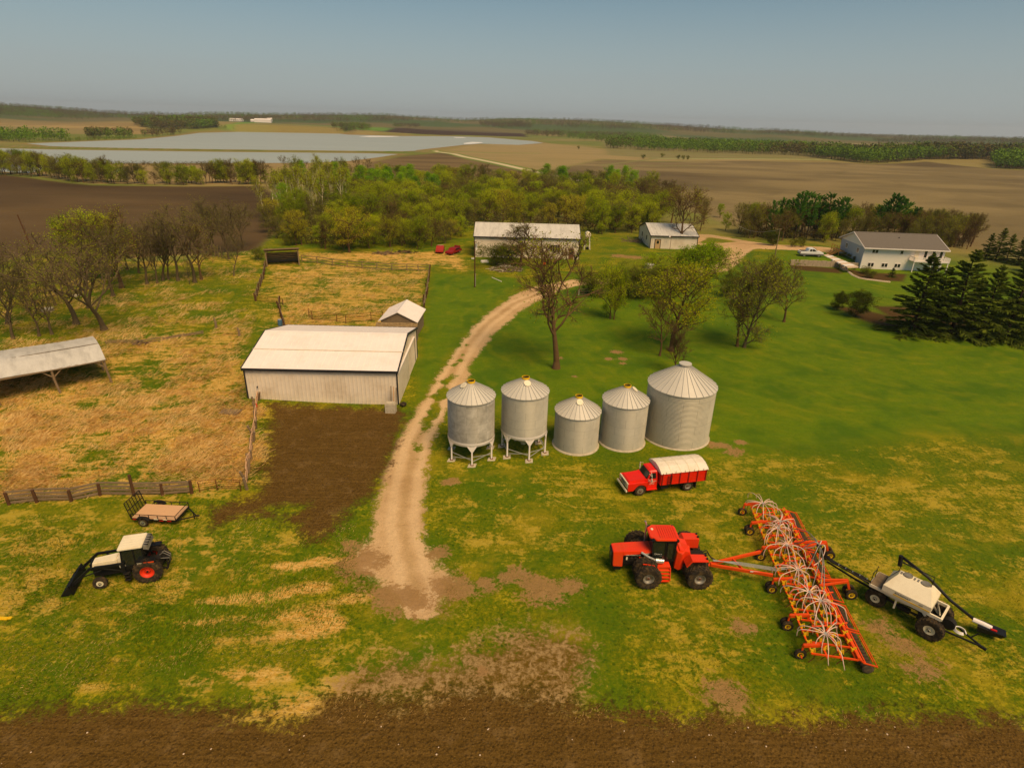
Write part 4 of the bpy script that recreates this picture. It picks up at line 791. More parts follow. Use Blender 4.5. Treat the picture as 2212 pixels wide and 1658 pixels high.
# packer gang
b=B(); b.lathe([(.1,-.06),(.24,-.06),(.33,-.02),(.33,.02),(.26,.06),(.1,.06)],(0,0,0),'y',20,True); pk=b.build('packer_wheel',M['rollrub'],DR); n=58
for i in range(n):
    y=-7.3+i*14.6/(n-1); o=pk if i==0 else pk.copy()
    if i: COL.objects.link(o); o.parent=DR
    o.location=(1.6,y,.33)
for y0,y1 in ((-7.4,-4.9),(-4.8,-2.6),(-2.4,0),(.1,2.5),(2.7,5.0),(5.1,7.4)):
    B().bar((2.02,y0,.62),(2.02,y1,.62),.04,.05).build('packer_rail',M['orange'],DR); B().bar((1.16,y0+.1,.84),(1.16,y1-.1,.84),.07,.09).build('packer_frame',M['orange'],DR)
    B().bar((1.36,y0+.1,.74),(1.36,y1-.1,.74),.06,.07).build('packer_rail',M['orange'],DR); B().bar((1.85,y0+.3,.70),(1.85,y1-.3,.70),.05,.06).build('packer_rail',M['orange'],DR)
    for y in (y0+.2,(y0+y1)/2,y1-.2): B().bar((.9,y,.98),(1.3,y,.7),.09).build('packer_arm',M['orange'],DR)
    for y in (y0+.05,y1-.05): B().bar((1.2,y,.8),(2.02,y,.62),.05,.07).build('gang_end',M['orange'],DR)
# front gauge wheels with arms
for (x,y,dbl) in ((-2.1,7.35,0),(-2.12,4.95,1),(-2.05,2.05,1),(-2.15,-1.25,1),(-2.05,-4.45,1),(-1.95,-6.75,0)):
    for q in ((-.17,.17) if dbl else (0,)): wheel(DR,(x,y+q,.33),.33,.22,.17,'yellow',0,-1 if q<=0 else 1,name='gauge_wheel')
    b=B(); b.bar((x+.05,y,1.0),(x+1.15,y,1.22),.17,.17); b.bar((x,y,.33),(x+.05,y,1.05),.1,.1); b.bar((x,y-.3,.33),(x,y+.3,.33),.06); b.bar((x+1.1,y,1.25),(x+1.15,y,.9),.12); b.build('caster_arm',M['orange'],DR)
for y in (3.0,-.95):
    b=B(); b.bar((.7,y,1.05),(2.65,y,1.3),.13,.17); b.bar((.7,y-.5,1.05),(2.6,y-.12,1.28),.1,.14); b.bar((2.6,y,1.32),(2.95,y,.4),.12,.14); b.build('transport_arm',M['orange'],DR)
    for s in (-.26,.26): wheel(DR,(2.98,y+s,.36),.36,.24,.19,'yellow',0,-1 if s<0 else 1,name='transport_wheel')
rr=random.Random(11)
TW=[(-.82,7.0,1.45),(-.13,4.7,1.5),(-.58,3.75,1.55),(-.55,1.75,1.6),(-.54,-.75,1.55),(-.47,-2.8,1.55),(-.03,-3.55,1.6),(-.63,-6.2,1.5)]
for (x,y,h) in TW:
    b=B(); b.cyl((x,y,.9),(x,y,h),.035,n=8); b.cyl((x,y,h),(x,y,h+.07),.11,n=14); tw=b.build('distributor_tower',M['galv'],DR)
    near_=sorted(shk,key=lambda q:(q[0]-x)**2+(q[1]-y)**2); picks=[near_[int(i*1.0)] for i in (3,6,8,10,11,13,14,16,18,20)]
    picks=sorted(near_[4:24],key=lambda q:math.atan2(q[1]-y,q[0]-x))[::2]
    for ai in range(14):
        a=2*PI*ai/14+rr.uniform(-.25,.25); d=rr.uniform(.75,1.95); sx,sy=x+d*.85*math.cos(a),y+d*math.sin(a); hp=h+.02+rr.uniform(0,.24)
        p=[Vector((x+.1*math.cos(a),y+.1*math.sin(a),h+.05)),Vector((x+d*.3*math.cos(a),y+d*.3*math.sin(a),hp)),Vector((x+d*.68*math.cos(a),y+d*.72*math.sin(a),hp-.12)),Vector((x+(sx-x)*.95,y+(sy-y)*.95,1.15)),Vector((sx+.1,sy,.75))]
        pts=[]
        for i in range(len(p)-1):
            p0=p[max(i-1,0)];p1=p[i];p2=p[i+1];p3=p[min(i+2,len(p)-1)]
            for s in (0,.33,.66): pts.append(.5*((2*p1)+(p2-p0)*s+(2*p0-5*p1+4*p2-p3)*s*s+(3*p1-p0-3*p2+p3)*s**3))
        pts.append(p[-1]); B().tube(pts,.026,5).build('seed_hose',M['hose'],tw,smooth=True)
# main manifold with thick dark hoses
b=B(); b.bar((1.3,1.5,.9),(1.5,1.55,1.95),.1); b.cyl((1.5,1.55,1.9),(1.5,1.55,2.05),.17,n=14); mf=b.build('manifold',M['black'],DR)
for (x,y,h) in TW+[(.9,.6,1.1),(.7,2.6,1.1)]:
    p0=Vector((1.5,1.55,2.0)); p3=Vector((x,y,1.0)); d=(p3-p0); d.z=0; dl=d.length; d.normalize(); pts=[]
    for i in range(13):
        s=i/12; q=p0.lerp(p3,s); q.z=2.0+.30*math.sin(PI*min(s*1.6,1))-(1.05)*ss(s,.12,.62 if dl>3 else 1.); q+=Vector((.22*math.sin(PI*s)*(1 if h>1.3 else 2.4),0,0)); pts.append(q)
    B().tube(pts,.035,6).build('supply_hose',M['silverrim'] if h>1.2 else M['hose'],mf,smooth=True)
# A frame hitch to the tractor
iv=Matrix.Rotation(R(6.4),3,'Z')
def DL(p): return iv@(Vector(p)-Vector((20.0,32.3,0)))
hp=Vector((14.15,33.15,.62)); 
B().bar(DL(hp),DL((17.95,34.15,.95)),.15,.2).build('hitch_beam',M['orange'],DR); B().bar(DL(hp+Vector((0,-.12,0))),DL((17.9,31.75,.95)),.15,.2).build('hitch_beam',M['orange'],DR)
B().bar(DL((15.8,33.55,.76)),DL((16.15,32.5,.76)),.1,.14).build('hitch_cross',M['orange'],DR); B().bar(DL((13.9,33.1,.55)),DL((14.5,33.1,.6)),.2,.12).build('hitch_tongue',M['orange'],DR)
B().box(-.4,.4,-.003,.003,-.05,.05).build('sticker',M['pink'],DR).location=DL((16.9,32.06,.93))
o=DR.children[-1]; o.rotation_euler=(R(8),0,R(-14))
for k in range(4): B().tube([DL((14.3,33.1+.05*k,.9)),DL((16,33.0-.1*k,.95)),DL((18.2,32.4-.1*k,1.05)),DL((19.2,32.3,1.1))],.022,5).build('hydraulic_line',M['galv'],DR)

# --- air cart
AC=thing('air_cart','cream seed cart with sloping hopper, black auger and a yellow stripe, right of the drill','seed cart',(25.5,29.65,gz1(25.5,29.6)),math.atan2(-.731,.683))
wheel(AC,(-1.42,.5,.6),.6,.42,.27,'ivory',0,1,deep=.35); wheel(AC,(-1.42,-.5,.6),.6,.42,.27,'ivory',0,-1,deep=.35); wheel(AC,(1.78,1.0,.72),.72,.5,.3,'ivory',24,1,deep=.35); wheel(AC,(1.78,-1.0,.72),.72,.5,.3,'ivory',24,-1,deep=.35)
# local +y is the far side here
b=B()
for s in (-1,1): b.bar((-1.9,s*.82,1.55),(2.1,s*.82,1.55),.1,.2); b.bar((1.55,s*.82,1.5),(1.85,s*.7,.75),.1); b.bar((-.3,s*.82,1.5),(-.3,s*.82,.75),.1,.1); b.bar((1.1,s*.8,1.5),(1.75,s*.75,.8),.09)
b.bar((2.1,-.85,1.55),(2.1,.85,1.55),.12,.14); b.bar((-1.9,-.85,1.55),(-1.9,.85,1.55),.1,.14); b.build('chassis',M['cream'],AC)
B().box(-1.9,-1.2,-.8,.8,1.62,1.68).build('platform',M['wood'],AC)
b=B(); b.hexa([(-1.42,-.3,1.0),(-.1,-.3,.95),(-.1,.3,.95),(-1.42,.3,1.0),(-1.2,-.98,1.75),(1.5,-.98,1.75),(1.5,.98,1.75),(-1.2,.98,1.75)])
b.hexa([(-1.2,-1.0,1.7),(1.5,-1.0,1.7),(1.5,1.0,1.7),(-1.2,1.0,1.7),(-1.2,-1.0,2.14),(1.5,-1.0,2.14),(1.5,1.0,2.14),(-1.2,1.0,2.14)])
b.hexa([(-1.2,-1.0,2.14),(1.5,-1.0,2.14),(1.5,1.0,2.14),(-1.2,1.0,2.14),(-.75,-.12,2.78),(1.1,-.12,2.78),(1.1,.42,2.78),(-.75,.42,2.78)]); hop=b.build('hopper',M['cream'],AC,bevel=.015)
B().box(-.55,1.46,-1.012,-.995,1.78,1.86).build('stripe',M['yellow'],hop)
text('BOURGAULT',.15,M['black'],hop,(-.05,-1.008,1.97),(R(90),0,0),.004); text('3225',.11,M['black'],hop,(.95,-1.008,1.96),(R(90),0,0),.004)
for x in (-.28,.72): b=B(); b.cyl((x,.16,2.78),(x,.16,2.86),.26,n=22); b.build('lid',M['silverrim'],hop)
for x in (-.65,.1,.3): B().box(x-.05,x+.05,0,.3,2.782,2.80).build('grip_plate',M['silverrim'],hop)
b=B(); 
for a,c in (((-1.9,-.85,1.65),(-1.9,-.85,2.55)),((-1.9,.0,1.65),(-1.9,.0,2.6)),((-1.25,-.9,1.65),(-1.15,-.9,2.65)),((-1.15,-.9,2.65),(-.8,.1,2.9)),((-.8,.1,2.9),(-.8,.1,3.35)),((1.0,.1,2.8),(1.0,.1,3.35)),((-.8,.42,3.35),(1.0,.42,3.35)),((-1.9,-.85,2.5),(-1.9,-.2,2.4))): b.bar(a,c,.035)
b.build('guard_rail',M['black'],AC)
b=B(); b.tube([(-1.0,1.15,3.25),(.6,1.35,2.55),(2.0,1.5,1.6),(3.9,1.9,.62)],.095,10); au=b.build('auger',M['black'],AC,smooth=True); B().cyl((-1.1,1.1,3.35),(-1.0,1.12,2.6),.13,n=10).build('spout',M['black'],au)
b=B(); b.hexa([(3.75,1.5,.35),(4.9,2.0,.3),(4.8,2.5,.3),(3.65,2.2,.35),(3.7,1.45,.75),(5.1,1.95,.62),(4.95,2.6,.62),(3.6,2.25,.75)]); b.build('auger_hopper',M['black'],au); B().tube([(3.35,1.75,.85),(3.9,1.85,.82),(4.3,1.95,.75)],.15,8).build('boot',M['whitemetal'],au); B().bar((4.3,1.75,.8),(4.6,1.85,.78),.12,.06).build('reflector',M['redlamp'],au)
B().tube([(-.9,.9,3.1),(.9,1.1,2.9),(1.0,1.1,2.3)],.025,5).build('support_cable',M['black'],AC)
b=B(); b.bar((2.1,-.7,.85),(4.15,.0,.55),.09); b.bar((2.1,.7,.85),(4.15,.06,.55),.09); b.bar((4.1,0,.55),(4.5,0,.5),.14); b.bar((-1.9,-.2,.9),(-2.9,-.1,.9),.09,.12); b.bar((-1.95,-.2,.9),(1.8,-.6,.74),.08,.1); b.bar((3.6,.25,.6),(3.9,.45,1.0),.05); b.bar((1.8,-1.,.72),(1.8,1.,.72),.12); b.bar((-1.42,-.6,.6),(-1.42,.6,.6),.1); b.build('tow_frame',M['black'],AC)
b=B(); b.box(.9,1.5,-.5,.4,.6,1.2); b.cyl((2.45,-.1,.95),(2.45,.3,.95),.36,n=20); b.cyl((-.2,-.3,.7),(.5,-.3,.7),.2,n=12); b.tube([(-1.2,-.4,.9),(0,-.45,.75),(1.2,-.4,.8)],.07); b.tube([(-1.2,.1,.9),(0,.1,.75),(1.2,.1,.8)],.07); b.build('fan_and_engine',M['engine'],AC)
for k in range(3): B().tube([(3.05+.33*(1-k*.1)*math.cos(a),.1+.33*(1-k*.1)*math.sin(a),.8+k*.05+.0*a) for a in [2*PI*i/18 for i in range(17)]],.03,6).build('coiled_hose',M['pink'],AC,smooth=True)
for k in range(4): 
    B().tube([(-1.9,-.3+k*.12,1.2-.1*(k%2)),(-2.6,-.25+k*.12,1.25),(-3.6,-.15+k*.1,1.3-.1*(k%2)),(-4.6,.1+k*.08,1.15),(-5.1,.3+k*.05,1.25)],.05,6).build('air_hose',M['ltrub'],AC,smooth=True)
B().bar((-2.9,-.1,.9),(-4.9,.2,.95),.08,.1).build('tow_bar',M['black'],AC)
for k in range(5): B().cyl((-2.3-k*.45,-.05,1.33),(-2.25-k*.45,-.05,1.33),.06,n=8).build('hose_clamp',M['chrome'],AC)

# --- grain truck (forward +x, near side = +y)
GT=thing('grain_truck','red grain truck with a white tarp over its box, in front of the steel bins','truck',(14.4,44.05,gz1(14.4,44)),R(193.3))
for x,y,s in ((3.72,.86,1),(3.72,-.86,-1)): wheel(GT,(x,y,.47),.47,.24,.27,'silverrim',0,s,deep=.2)
for y,s in ((.92,1),(.66,1),(-.92,-1),(-.66,-1)): wheel(GT,(-.62,y,.47),.47,.23,.27,'silverrim',0,s,deep=.9)
b=B(); b.box(-2.1,4.6,-.42,-.3,.6,.78); b.box(-2.1,4.6,.3,.42,.6,.78); b.box(-.75,-.5,-.9,.9,.38,.56); b.box(3.6,3.85,-.9,.9,.38,.5); b.box(1.2,1.9,.45,.95,.45,.85); b.build('chassis',M['engine'],GT)
b=B(); b.box(-2.1,2.1,-1.2,1.2,.98,1.1)
for s in (-1,1):
    for k in range(6): b.box(-2.08,2.08,s*1.16-.02,s*1.16+.02,1.12+k*.165,1.12+k*.165+.145)
for k in range(6): b.box(2.04,2.1,-1.16,1.16,1.12+k*.165,1.12+k*.165+.15); b.box(-2.1,-2.04,-1.16,1.16,1.12+k*.165,1.12+k*.165+.15)
b.box(-2.1,2.1,-1.14,1.14,1.1,2.08); box=b.build('grain_box',M['truckred'],GT)
for s in (-1,1):
    for k in range(6): x=-2.02+k*.8; B().box(x-.04,x+.04,s*1.21-.035,s*1.21+.035,1.0,2.12).build('stake',M['darkred'],box)
for z in (1.3,1.55,1.8,2.0): pass
b=B(); b.bar((1.5,1.27,1.02),(1.5,1.27,1.9),.03); b.bar((1.15,1.27,1.02),(1.15,1.27,1.9),.03)
for k in range(5): b.bar((1.15,1.27,1.1+k*.18),(1.5,1.27,1.1+k*.18),.03)
b.build('ladder',M['black'],box)
pr=[(-1.24,2.08),(-1.15,2.22),(-.6,2.46),(0,2.54),(.6,2.46),(1.15,2.22),(1.24,2.08),(1.18,2.04),(-1.18,2.04)]
b=B(); b.prism(pr,-2.16,2.16,'x'); tp=b.build('tarp',M['tarp'],GT)
b=B()
for x in (-1.3,-.45,.4,1.25):
    for p,q in zip(pr[:6],pr[1:7]): b.bar((x,p[0],p[1]+.01),(x,q[0],q[1]+.01),.05,.03)
b.build('tarp_bow',M['cream'],tp)
for k in range(5): B().bar((-1.7+k*.85,1.26,2.02),(-1.7+k*.85,1.24,2.28),.02).build('tarp_hook',M['rust'],tp)
b=B(); b.hexa([(2.2,-.86,.75),(3.35,-.86,.75),(3.35,.86,.75),(2.2,.86,.75),(2.2,-.86,1.5),(3.3,-.88,1.45),(3.3,.88,1.45),(2.2,.86,1.5)])
b.hexa([(2.2,-.84,1.48),(3.12,-.84,1.46),(3.12,.84,1.46),(2.2,.84,1.48),(2.24,-.7,2.08),(2.86,-.7,2.08),(2.86,.7,2.08),(2.24,.7,2.08)]); cb=b.build('cab',M['truckred'],GT,bevel=.045)
B().hexa([(2.25,-.72,2.05),(2.98,-.7,2.05),(2.98,.7,2.05),(2.25,.72,2.05),(2.3,-.6,2.15),(2.85,-.58,2.15),(2.85,.58,2.15),(2.3,.6,2.15)]).build('roof',M['truckred'],cb,bevel=.03)
B().hexa([(3.13,-.74,1.52),(3.2,-.74,1.5),(3.2,.74,1.5),(3.13,.74,1.52),(2.88,-.62,2.02),(2.93,-.62,2.03),(2.93,.62,2.03),(2.88,.62,2.02)]).build('windscreen',M['glass'],cb)
for s in (-1,1): B().hexa([(2.38,s*.84,1.52),(3.0,s*.84,1.52),(3.0,s*.86,1.52),(2.38,s*.86,1.52),(2.4,s*.73,1.98),(2.8,s*.73,1.98),(2.8,s*.75,1.98),(2.4,s*.75,1.98)]).build('side_window',M['glass'],cb); 
B().box(3.0,3.02,-.5,.5,1.5,1.5+.01)
b=B(); b.hexa([(3.2,-.8,.8),(4.82,-.74,.8),(4.82,.74,.8),(3.2,.8,.8),(3.2,-.78,1.5),(4.75,-.7,1.36),(4.75,.7,1.36),(3.2,.78,1.5)]); b.build('bonnet',M['truckred'],GT,bevel=.06)
for s in (-1,1):
    b=B(); pts=[(4.86,.55),(4.86,1.2),(3.1,1.25),(3.1,.62),(3.2,.62)]+[(3.72+.56*math.cos(R(a)),.5+.56*math.sin(R(a))) for a in range(170,5,-15)]+[(4.4,.55)]
    y0,y1=(.7,.96) if s>0 else (-.96,-.7); b.prism(pts,y0,y1,'y'); b.build('front_fender',M['truckred'],GT,bevel=.0)
    B().box(2.25,3.2,.84 if s>0 else -1.04,1.04 if s>0 else -.84,.5,.58).build('running_board',M['truckred'],GT); B().box(2.25,3.2,.83 if s>0 else -.9,.9 if s>0 else -.83,.58,.8).build('step_panel',M['truckred'],GT)
    b=B(); z=1.75; p=(2.95,s*1.22,z); b.bar((3.1,s*.86,1.5),(2.95,s*1.2,1.5),.03); b.bar((3.1,s*.86,1.35),(2.95,s*1.2,1.48),.025); b.bar((2.95,s*1.2,1.45),(2.95,s*1.2,1.95),.03); b.bar((2.95,s*1.2,1.95),(2.85,s*.8,2.1),.025); b.bar((2.95,s*1.2,1.95),(3.05,s*.85,2.02),.025); b.build('mirror_arm',M['cream'],cb); B().box(2.9,2.96,s*1.2-.1,s*1.2+.1,1.38,1.72).build('mirror',M['cream'],cb,bevel=.02)
b=B(); b.box(4.80,4.90,-.86,.86,.78,1.26); gr=b.build('grille',M['cream'],GT,bevel=.02)
for k in range(3): B().box(4.9,4.92,-.45,.45,.88+k*.11,.93+k*.11).build('grille_slot',M['black'],gr)
for s in (-1,1): B().cyl((4.89,s*.66,1.04),(4.94,s*.66,1.04),.1,n=16).build('headlight',M['chrome'],gr)
B().box(4.93,5.05,-1.0,1.0,.5,.68).build('bumper',M['cream'],GT,bevel=.02)
for k in range(3): B().cyl((2.85,-.18+k*.18,2.15),(2.85,-.18+k*.18,2.18),.035,n=8).build('roof_light',M['orange'],cb)
B().box(-1.35,-1.3,.45,1.05,.2,.98).build('mud_flap',M['rubber'],GT)
text('WM. & SONS',.13,M['cream'],cb,(2.72,.885,1.28),(R(90),0,PI),.003); text('FARMS',.13,M['cream'],cb,(2.7,.885,1.13),(R(90),0,PI),.003); text('PHONE 352',.09,M['cream'],cb,(2.75,.885,.99),(R(90),0,PI),.003)

# --- white and black loader tractor (forward +x, near side +y)
LT=thing('loader_tractor','white and black tractor with front loader bucket and orange rear rims','tractor',(-23.93,31.6,gz1(-24,31.6)),R(196.6))
wheel(LT,(0,.85,.85),.85,.5,.42,'orangerim',22,1,deep=.9); wheel(LT,(0,-.85,.85),.85,.5,.42,'orangerim',22,-1,deep=.9)
wheel(LT,(2.85,.8,.42),.42,.28,.2,'ivory',0,1,deep=.25); wheel(LT,(2.85,-.8,.42),.42,.28,.2,'ivory',0,-1,deep=.25)
b=B(); b.box(-.5,1.3,-.35,.35,.55,1.15); b.box(1.3,3.3,-.25,.25,.55,1.35); b.bar((0,-.9,.85),(0,.9,.85),.2); b.bar((2.85,-.8,.5),(2.85,.8,.5),.12); b.build('drivetrain',M['engine'],LT)
b=B(); b.hexa([(1.75,-.4,1.15),(3.3,-.36,1.15),(3.3,.36,1.15),(1.75,.4,1.15),(1.75,-.38,1.78),(3.2,-.3,1.66),(3.2,.3,1.66),(1.75,.38,1.78)]); hd=b.build('hood',M['cream'],LT,bevel=.05); B().box(1.72,3.1,-.42,.42,1.12,1.45).build('side_screen',M['black'],hd); B().box(3.28,3.36,-.33,.33,1.1,1.6).build('grille',M['black'],hd)
B().box(1.45,1.68,-.45,.45,1.1,1.86).build('cowl',M['cream'],LT)
b=B(); b.hexa([(.05,-.68,1.1),(1.45,-.68,1.1),(1.45,.68,1.1),(.05,.68,1.1),(.1,-.66,2.6),(1.3,-.66,2.6),(1.3,.66,2.6),(.1,.66,2.6)]); cb=b.build('cab',M['glass'],LT)
b=B()
for x0,x1 in ((.05,.1),(1.45,1.3),(.62,.62)):
    for s in (-1,1): b.bar((x0,s*.69,1.1),(x1,s*.67,2.6),.07)
for s in (-1,1): b.bar((.05,s*.69,1.6),(.62,s*.69,1.6),.08); b.box(.0,1.45,s*.69-.03,s*.69+.03,1.0,1.35)
b.bar((.07,-.69,2.5),(.07,.69,2.5),.07); b.bar((1.44,-.69,1.12),(1.44,.69,1.12),.08)
b.build('cab_frame',M['black'],cb)
b=B(); b.box(.02,1.45,-.76,.76,2.6,2.76); rf=b.build('roof',M['cream'],cb,bevel=.04)
for k in range(5): B().box(.1,1.38,-.62+k*.27,-.56+k*.27,2.755,2.775).build('roof_ridge',M['cream'],rf)
B().hexa([(-.3,-.66,2.35),(.0,-.66,2.45),(.0,.66,2.45),(-.3,.66,2.35),(-.22,-.66,2.68),(.0,-.66,2.74),(.0,.66,2.74),(-.22,.66,2.68)]).build('air_box',M['silverrim'],cb)
for k in range(5): B().box(-.3,.01,-.55+k*.26,-.48+k*.26,2.69,2.73).build('louvre',M['black'],cb)
for s in (-1,1):
    fd=B().hexa([(-.6,s*.62,1.62),(.55,s*.62,1.62),(.55,s*1.05,1.6),(-.6,s*1.05,1.6),(-.55,s*.62,1.72),(.5,s*.62,1.72),(.5,s*1.05,1.7),(-.55,s*1.05,1.7)]).build('fender',M['black'],LT)
    B().box(-.55,.05,s*1.06-.01,s*1.06+.01,1.61,1.69).build('marker',M['orange'],fd); text('2594',.14,M['cream'],fd,(.3,s*1.065,1.65),(R(90),0,PI if s>0 else 0),.004)
    b=B(); b.bar((1.35,s*.78,.75),(1.35,s*.78,1.7),.14,.2); b.bar((1.35,s*.78,1.65),(3.25,s*.78,1.6),.1,.16); b.bar((3.2,s*.78,1.62),(4.5,s*.78,.45),.1,.17); b.bar((1.4,s*.7,1.0),(2.7,s*.74,1.5),.07); b.bar((2.6,s*.76,1.35),(4.1,s*.76,.95),.06); b.build('loader_arm',M['black'],LT)
b=B(); b.hexa([(4.35,-1.15,.1),(5.05,-1.15,.05),(5.05,1.15,.05),(4.35,1.15,.1),(4.35,-1.15,.15),(5.05,-1.15,.09),(5.05,1.15,.09),(4.35,1.15,.15)]); b.hexa([(4.3,-1.15,.1),(4.38,-1.15,.1),(4.38,1.15,.1),(4.3,1.15,.1),(4.42,-1.15,.75),(4.5,-1.15,.75),(4.5,1.15,.75),(4.42,1.15,.75)])
for s in (-1,1): b.prism([(4.35,.1),(5.05,.06),(4.5,.75),(4.42,.75)],s*1.13-.02,s*1.13+.02,'y')
b.build('bucket',M['black'],LT)
b=B(); b.bar((-.4,-.5,.6),(-1.1,-.4,.55),.1); b.bar((-.4,.5,.6),(-1.1,.4,.55),.1); b.bar((-.5,0,1.2),(-1.1,0,1.1),.08); b.box(-.75,-.45,-.5,.5,.7,1.4); b.bar((-1.0,-.5,.5),(-1.0,.5,.5),.09); b.bar((-1.0,-.3,.5),(-1.1,-.3,1.2),.07); b.bar((-1.0,.3,.5),(-1.1,.3,1.2),.07)
b.build('rear_linkage',M['engine'],LT)
for k in range(6): B().tube([(-.5,-.3+k*.12,1.3),(-.85,-.4+k*.16,1.55-.1*(k%3)),(-1.2,-.3+k*.1,1.15),(-1.15,-.2+k*.05,.8)],.025,5).build('hydraulic_hose',M['silverrim' if k%2 else 'ltrub'],LT)
b=B()
for k in range(3): b.box(1.05,1.4,.7,.95,.35+k*.25,.4+k*.25)
b.bar((1.05,.7,.35),(1.05,.7,1.1),.04); b.build('step',M['engine'],LT); B().box(1.2,1.5,.5,.7,1.0,1.45).build('battery_box',M['silverrim'],LT)

# --- flat trailer
TR=thing('utility_trailer','small flat trailer with pale plank deck and raised black mesh gate','trailer',(-26.6,37.5,gz1(-26.6,37.5)),R(-2.5))
b=B(); b.box(-1.66,1.66,-.87,.87,.58,.62)
for k in range(11): b.box(-1.66,1.66,-.86+k*.157,-.86+k*.157+.145,.62,.645)
b.build('deck',M['plank'],TR); b=B()
for s in (-1,1): b.box(-1.7,1.7,s*.9-.03,s*.9+.03,.45,.56); b.box(-1.7,1.7,s*.9-.02,s*.9+.02,.92,.96)
b.box(1.66,1.72,-.92,.92,.45,.56); b.box(1.68,1.72,-.92,.92,.92,.96)
for s in (-1,1):
    for k in range(6): b.box(-1.7+k*.68-.02,-1.7+k*.68+.02,s*.9-.02,s*.9+.02,.5,.94)
b.build('side_rail',M['black'],TR); b=B(); b.bar((1.7,-.8,.5),(2.75,-.02,.42),.07); b.bar((1.7,.8,.5),(2.75,.02,.42),.07); b.bar((2.7,0,.42),(3.0,0,.45),.09); b.bar((2.5,.1,.1),(2.5,.1,.7),.05); b.build('tongue',M['black'],TR)
b=B()
for y in (-.9,.9): b.bar((-1.72,y,.5),(-2.0,y,1.85),.045)
for z,x in ((.55,-1.73),(1.2,-1.87),(1.85,-2.0)): b.bar((x,-.9,z),(x,.9,z),.04)
for k in range(5): b.bar((-1.72,-.6+k*.3,.5),(-2.0,-.6+k*.3,1.85),.03)
for k in range(14): z=.55+k*.1; b.bar((-1.73-.2*(z-.5),-.9,z),(-1.73-.2*(z-.5),.9,z),.01)
for k in range(18): y=-.85+k*.1; b.bar((-1.74,y,.5),(-2.0,y,1.85),.01)
b.build('mesh_gate',M['black'],TR)
for s in (-1,1): 
    wheel(TR,(-.75,s*1.05,.34),.34,.2,.2,'chrome',0,s,deep=.3)
    b=B(); b.prism([(-1.25,.62),(-1.1,.78),(-.9,.84),(-.6,.84),(-.4,.78),(-.25,.62),(-.25,.56),(-.4,.7),(-.62,.78),(-.88,.78),(-1.1,.7),(-1.25,.56)],s*1.05-.13,s*1.05+.13,'y'); b.build('mudguard',M['engine'],TR)
for x in (-1.45,.6,1.2): B().box(x-.16,x+.16,-.935,-.925,.46,.54).build('reflector',M['redlamp'],TR); 
for x in (-1.1,.2,.9): B().box(x-.16,x+.16,-.935,-.928,.57,.66).build('sticker',M['cream'],TR)

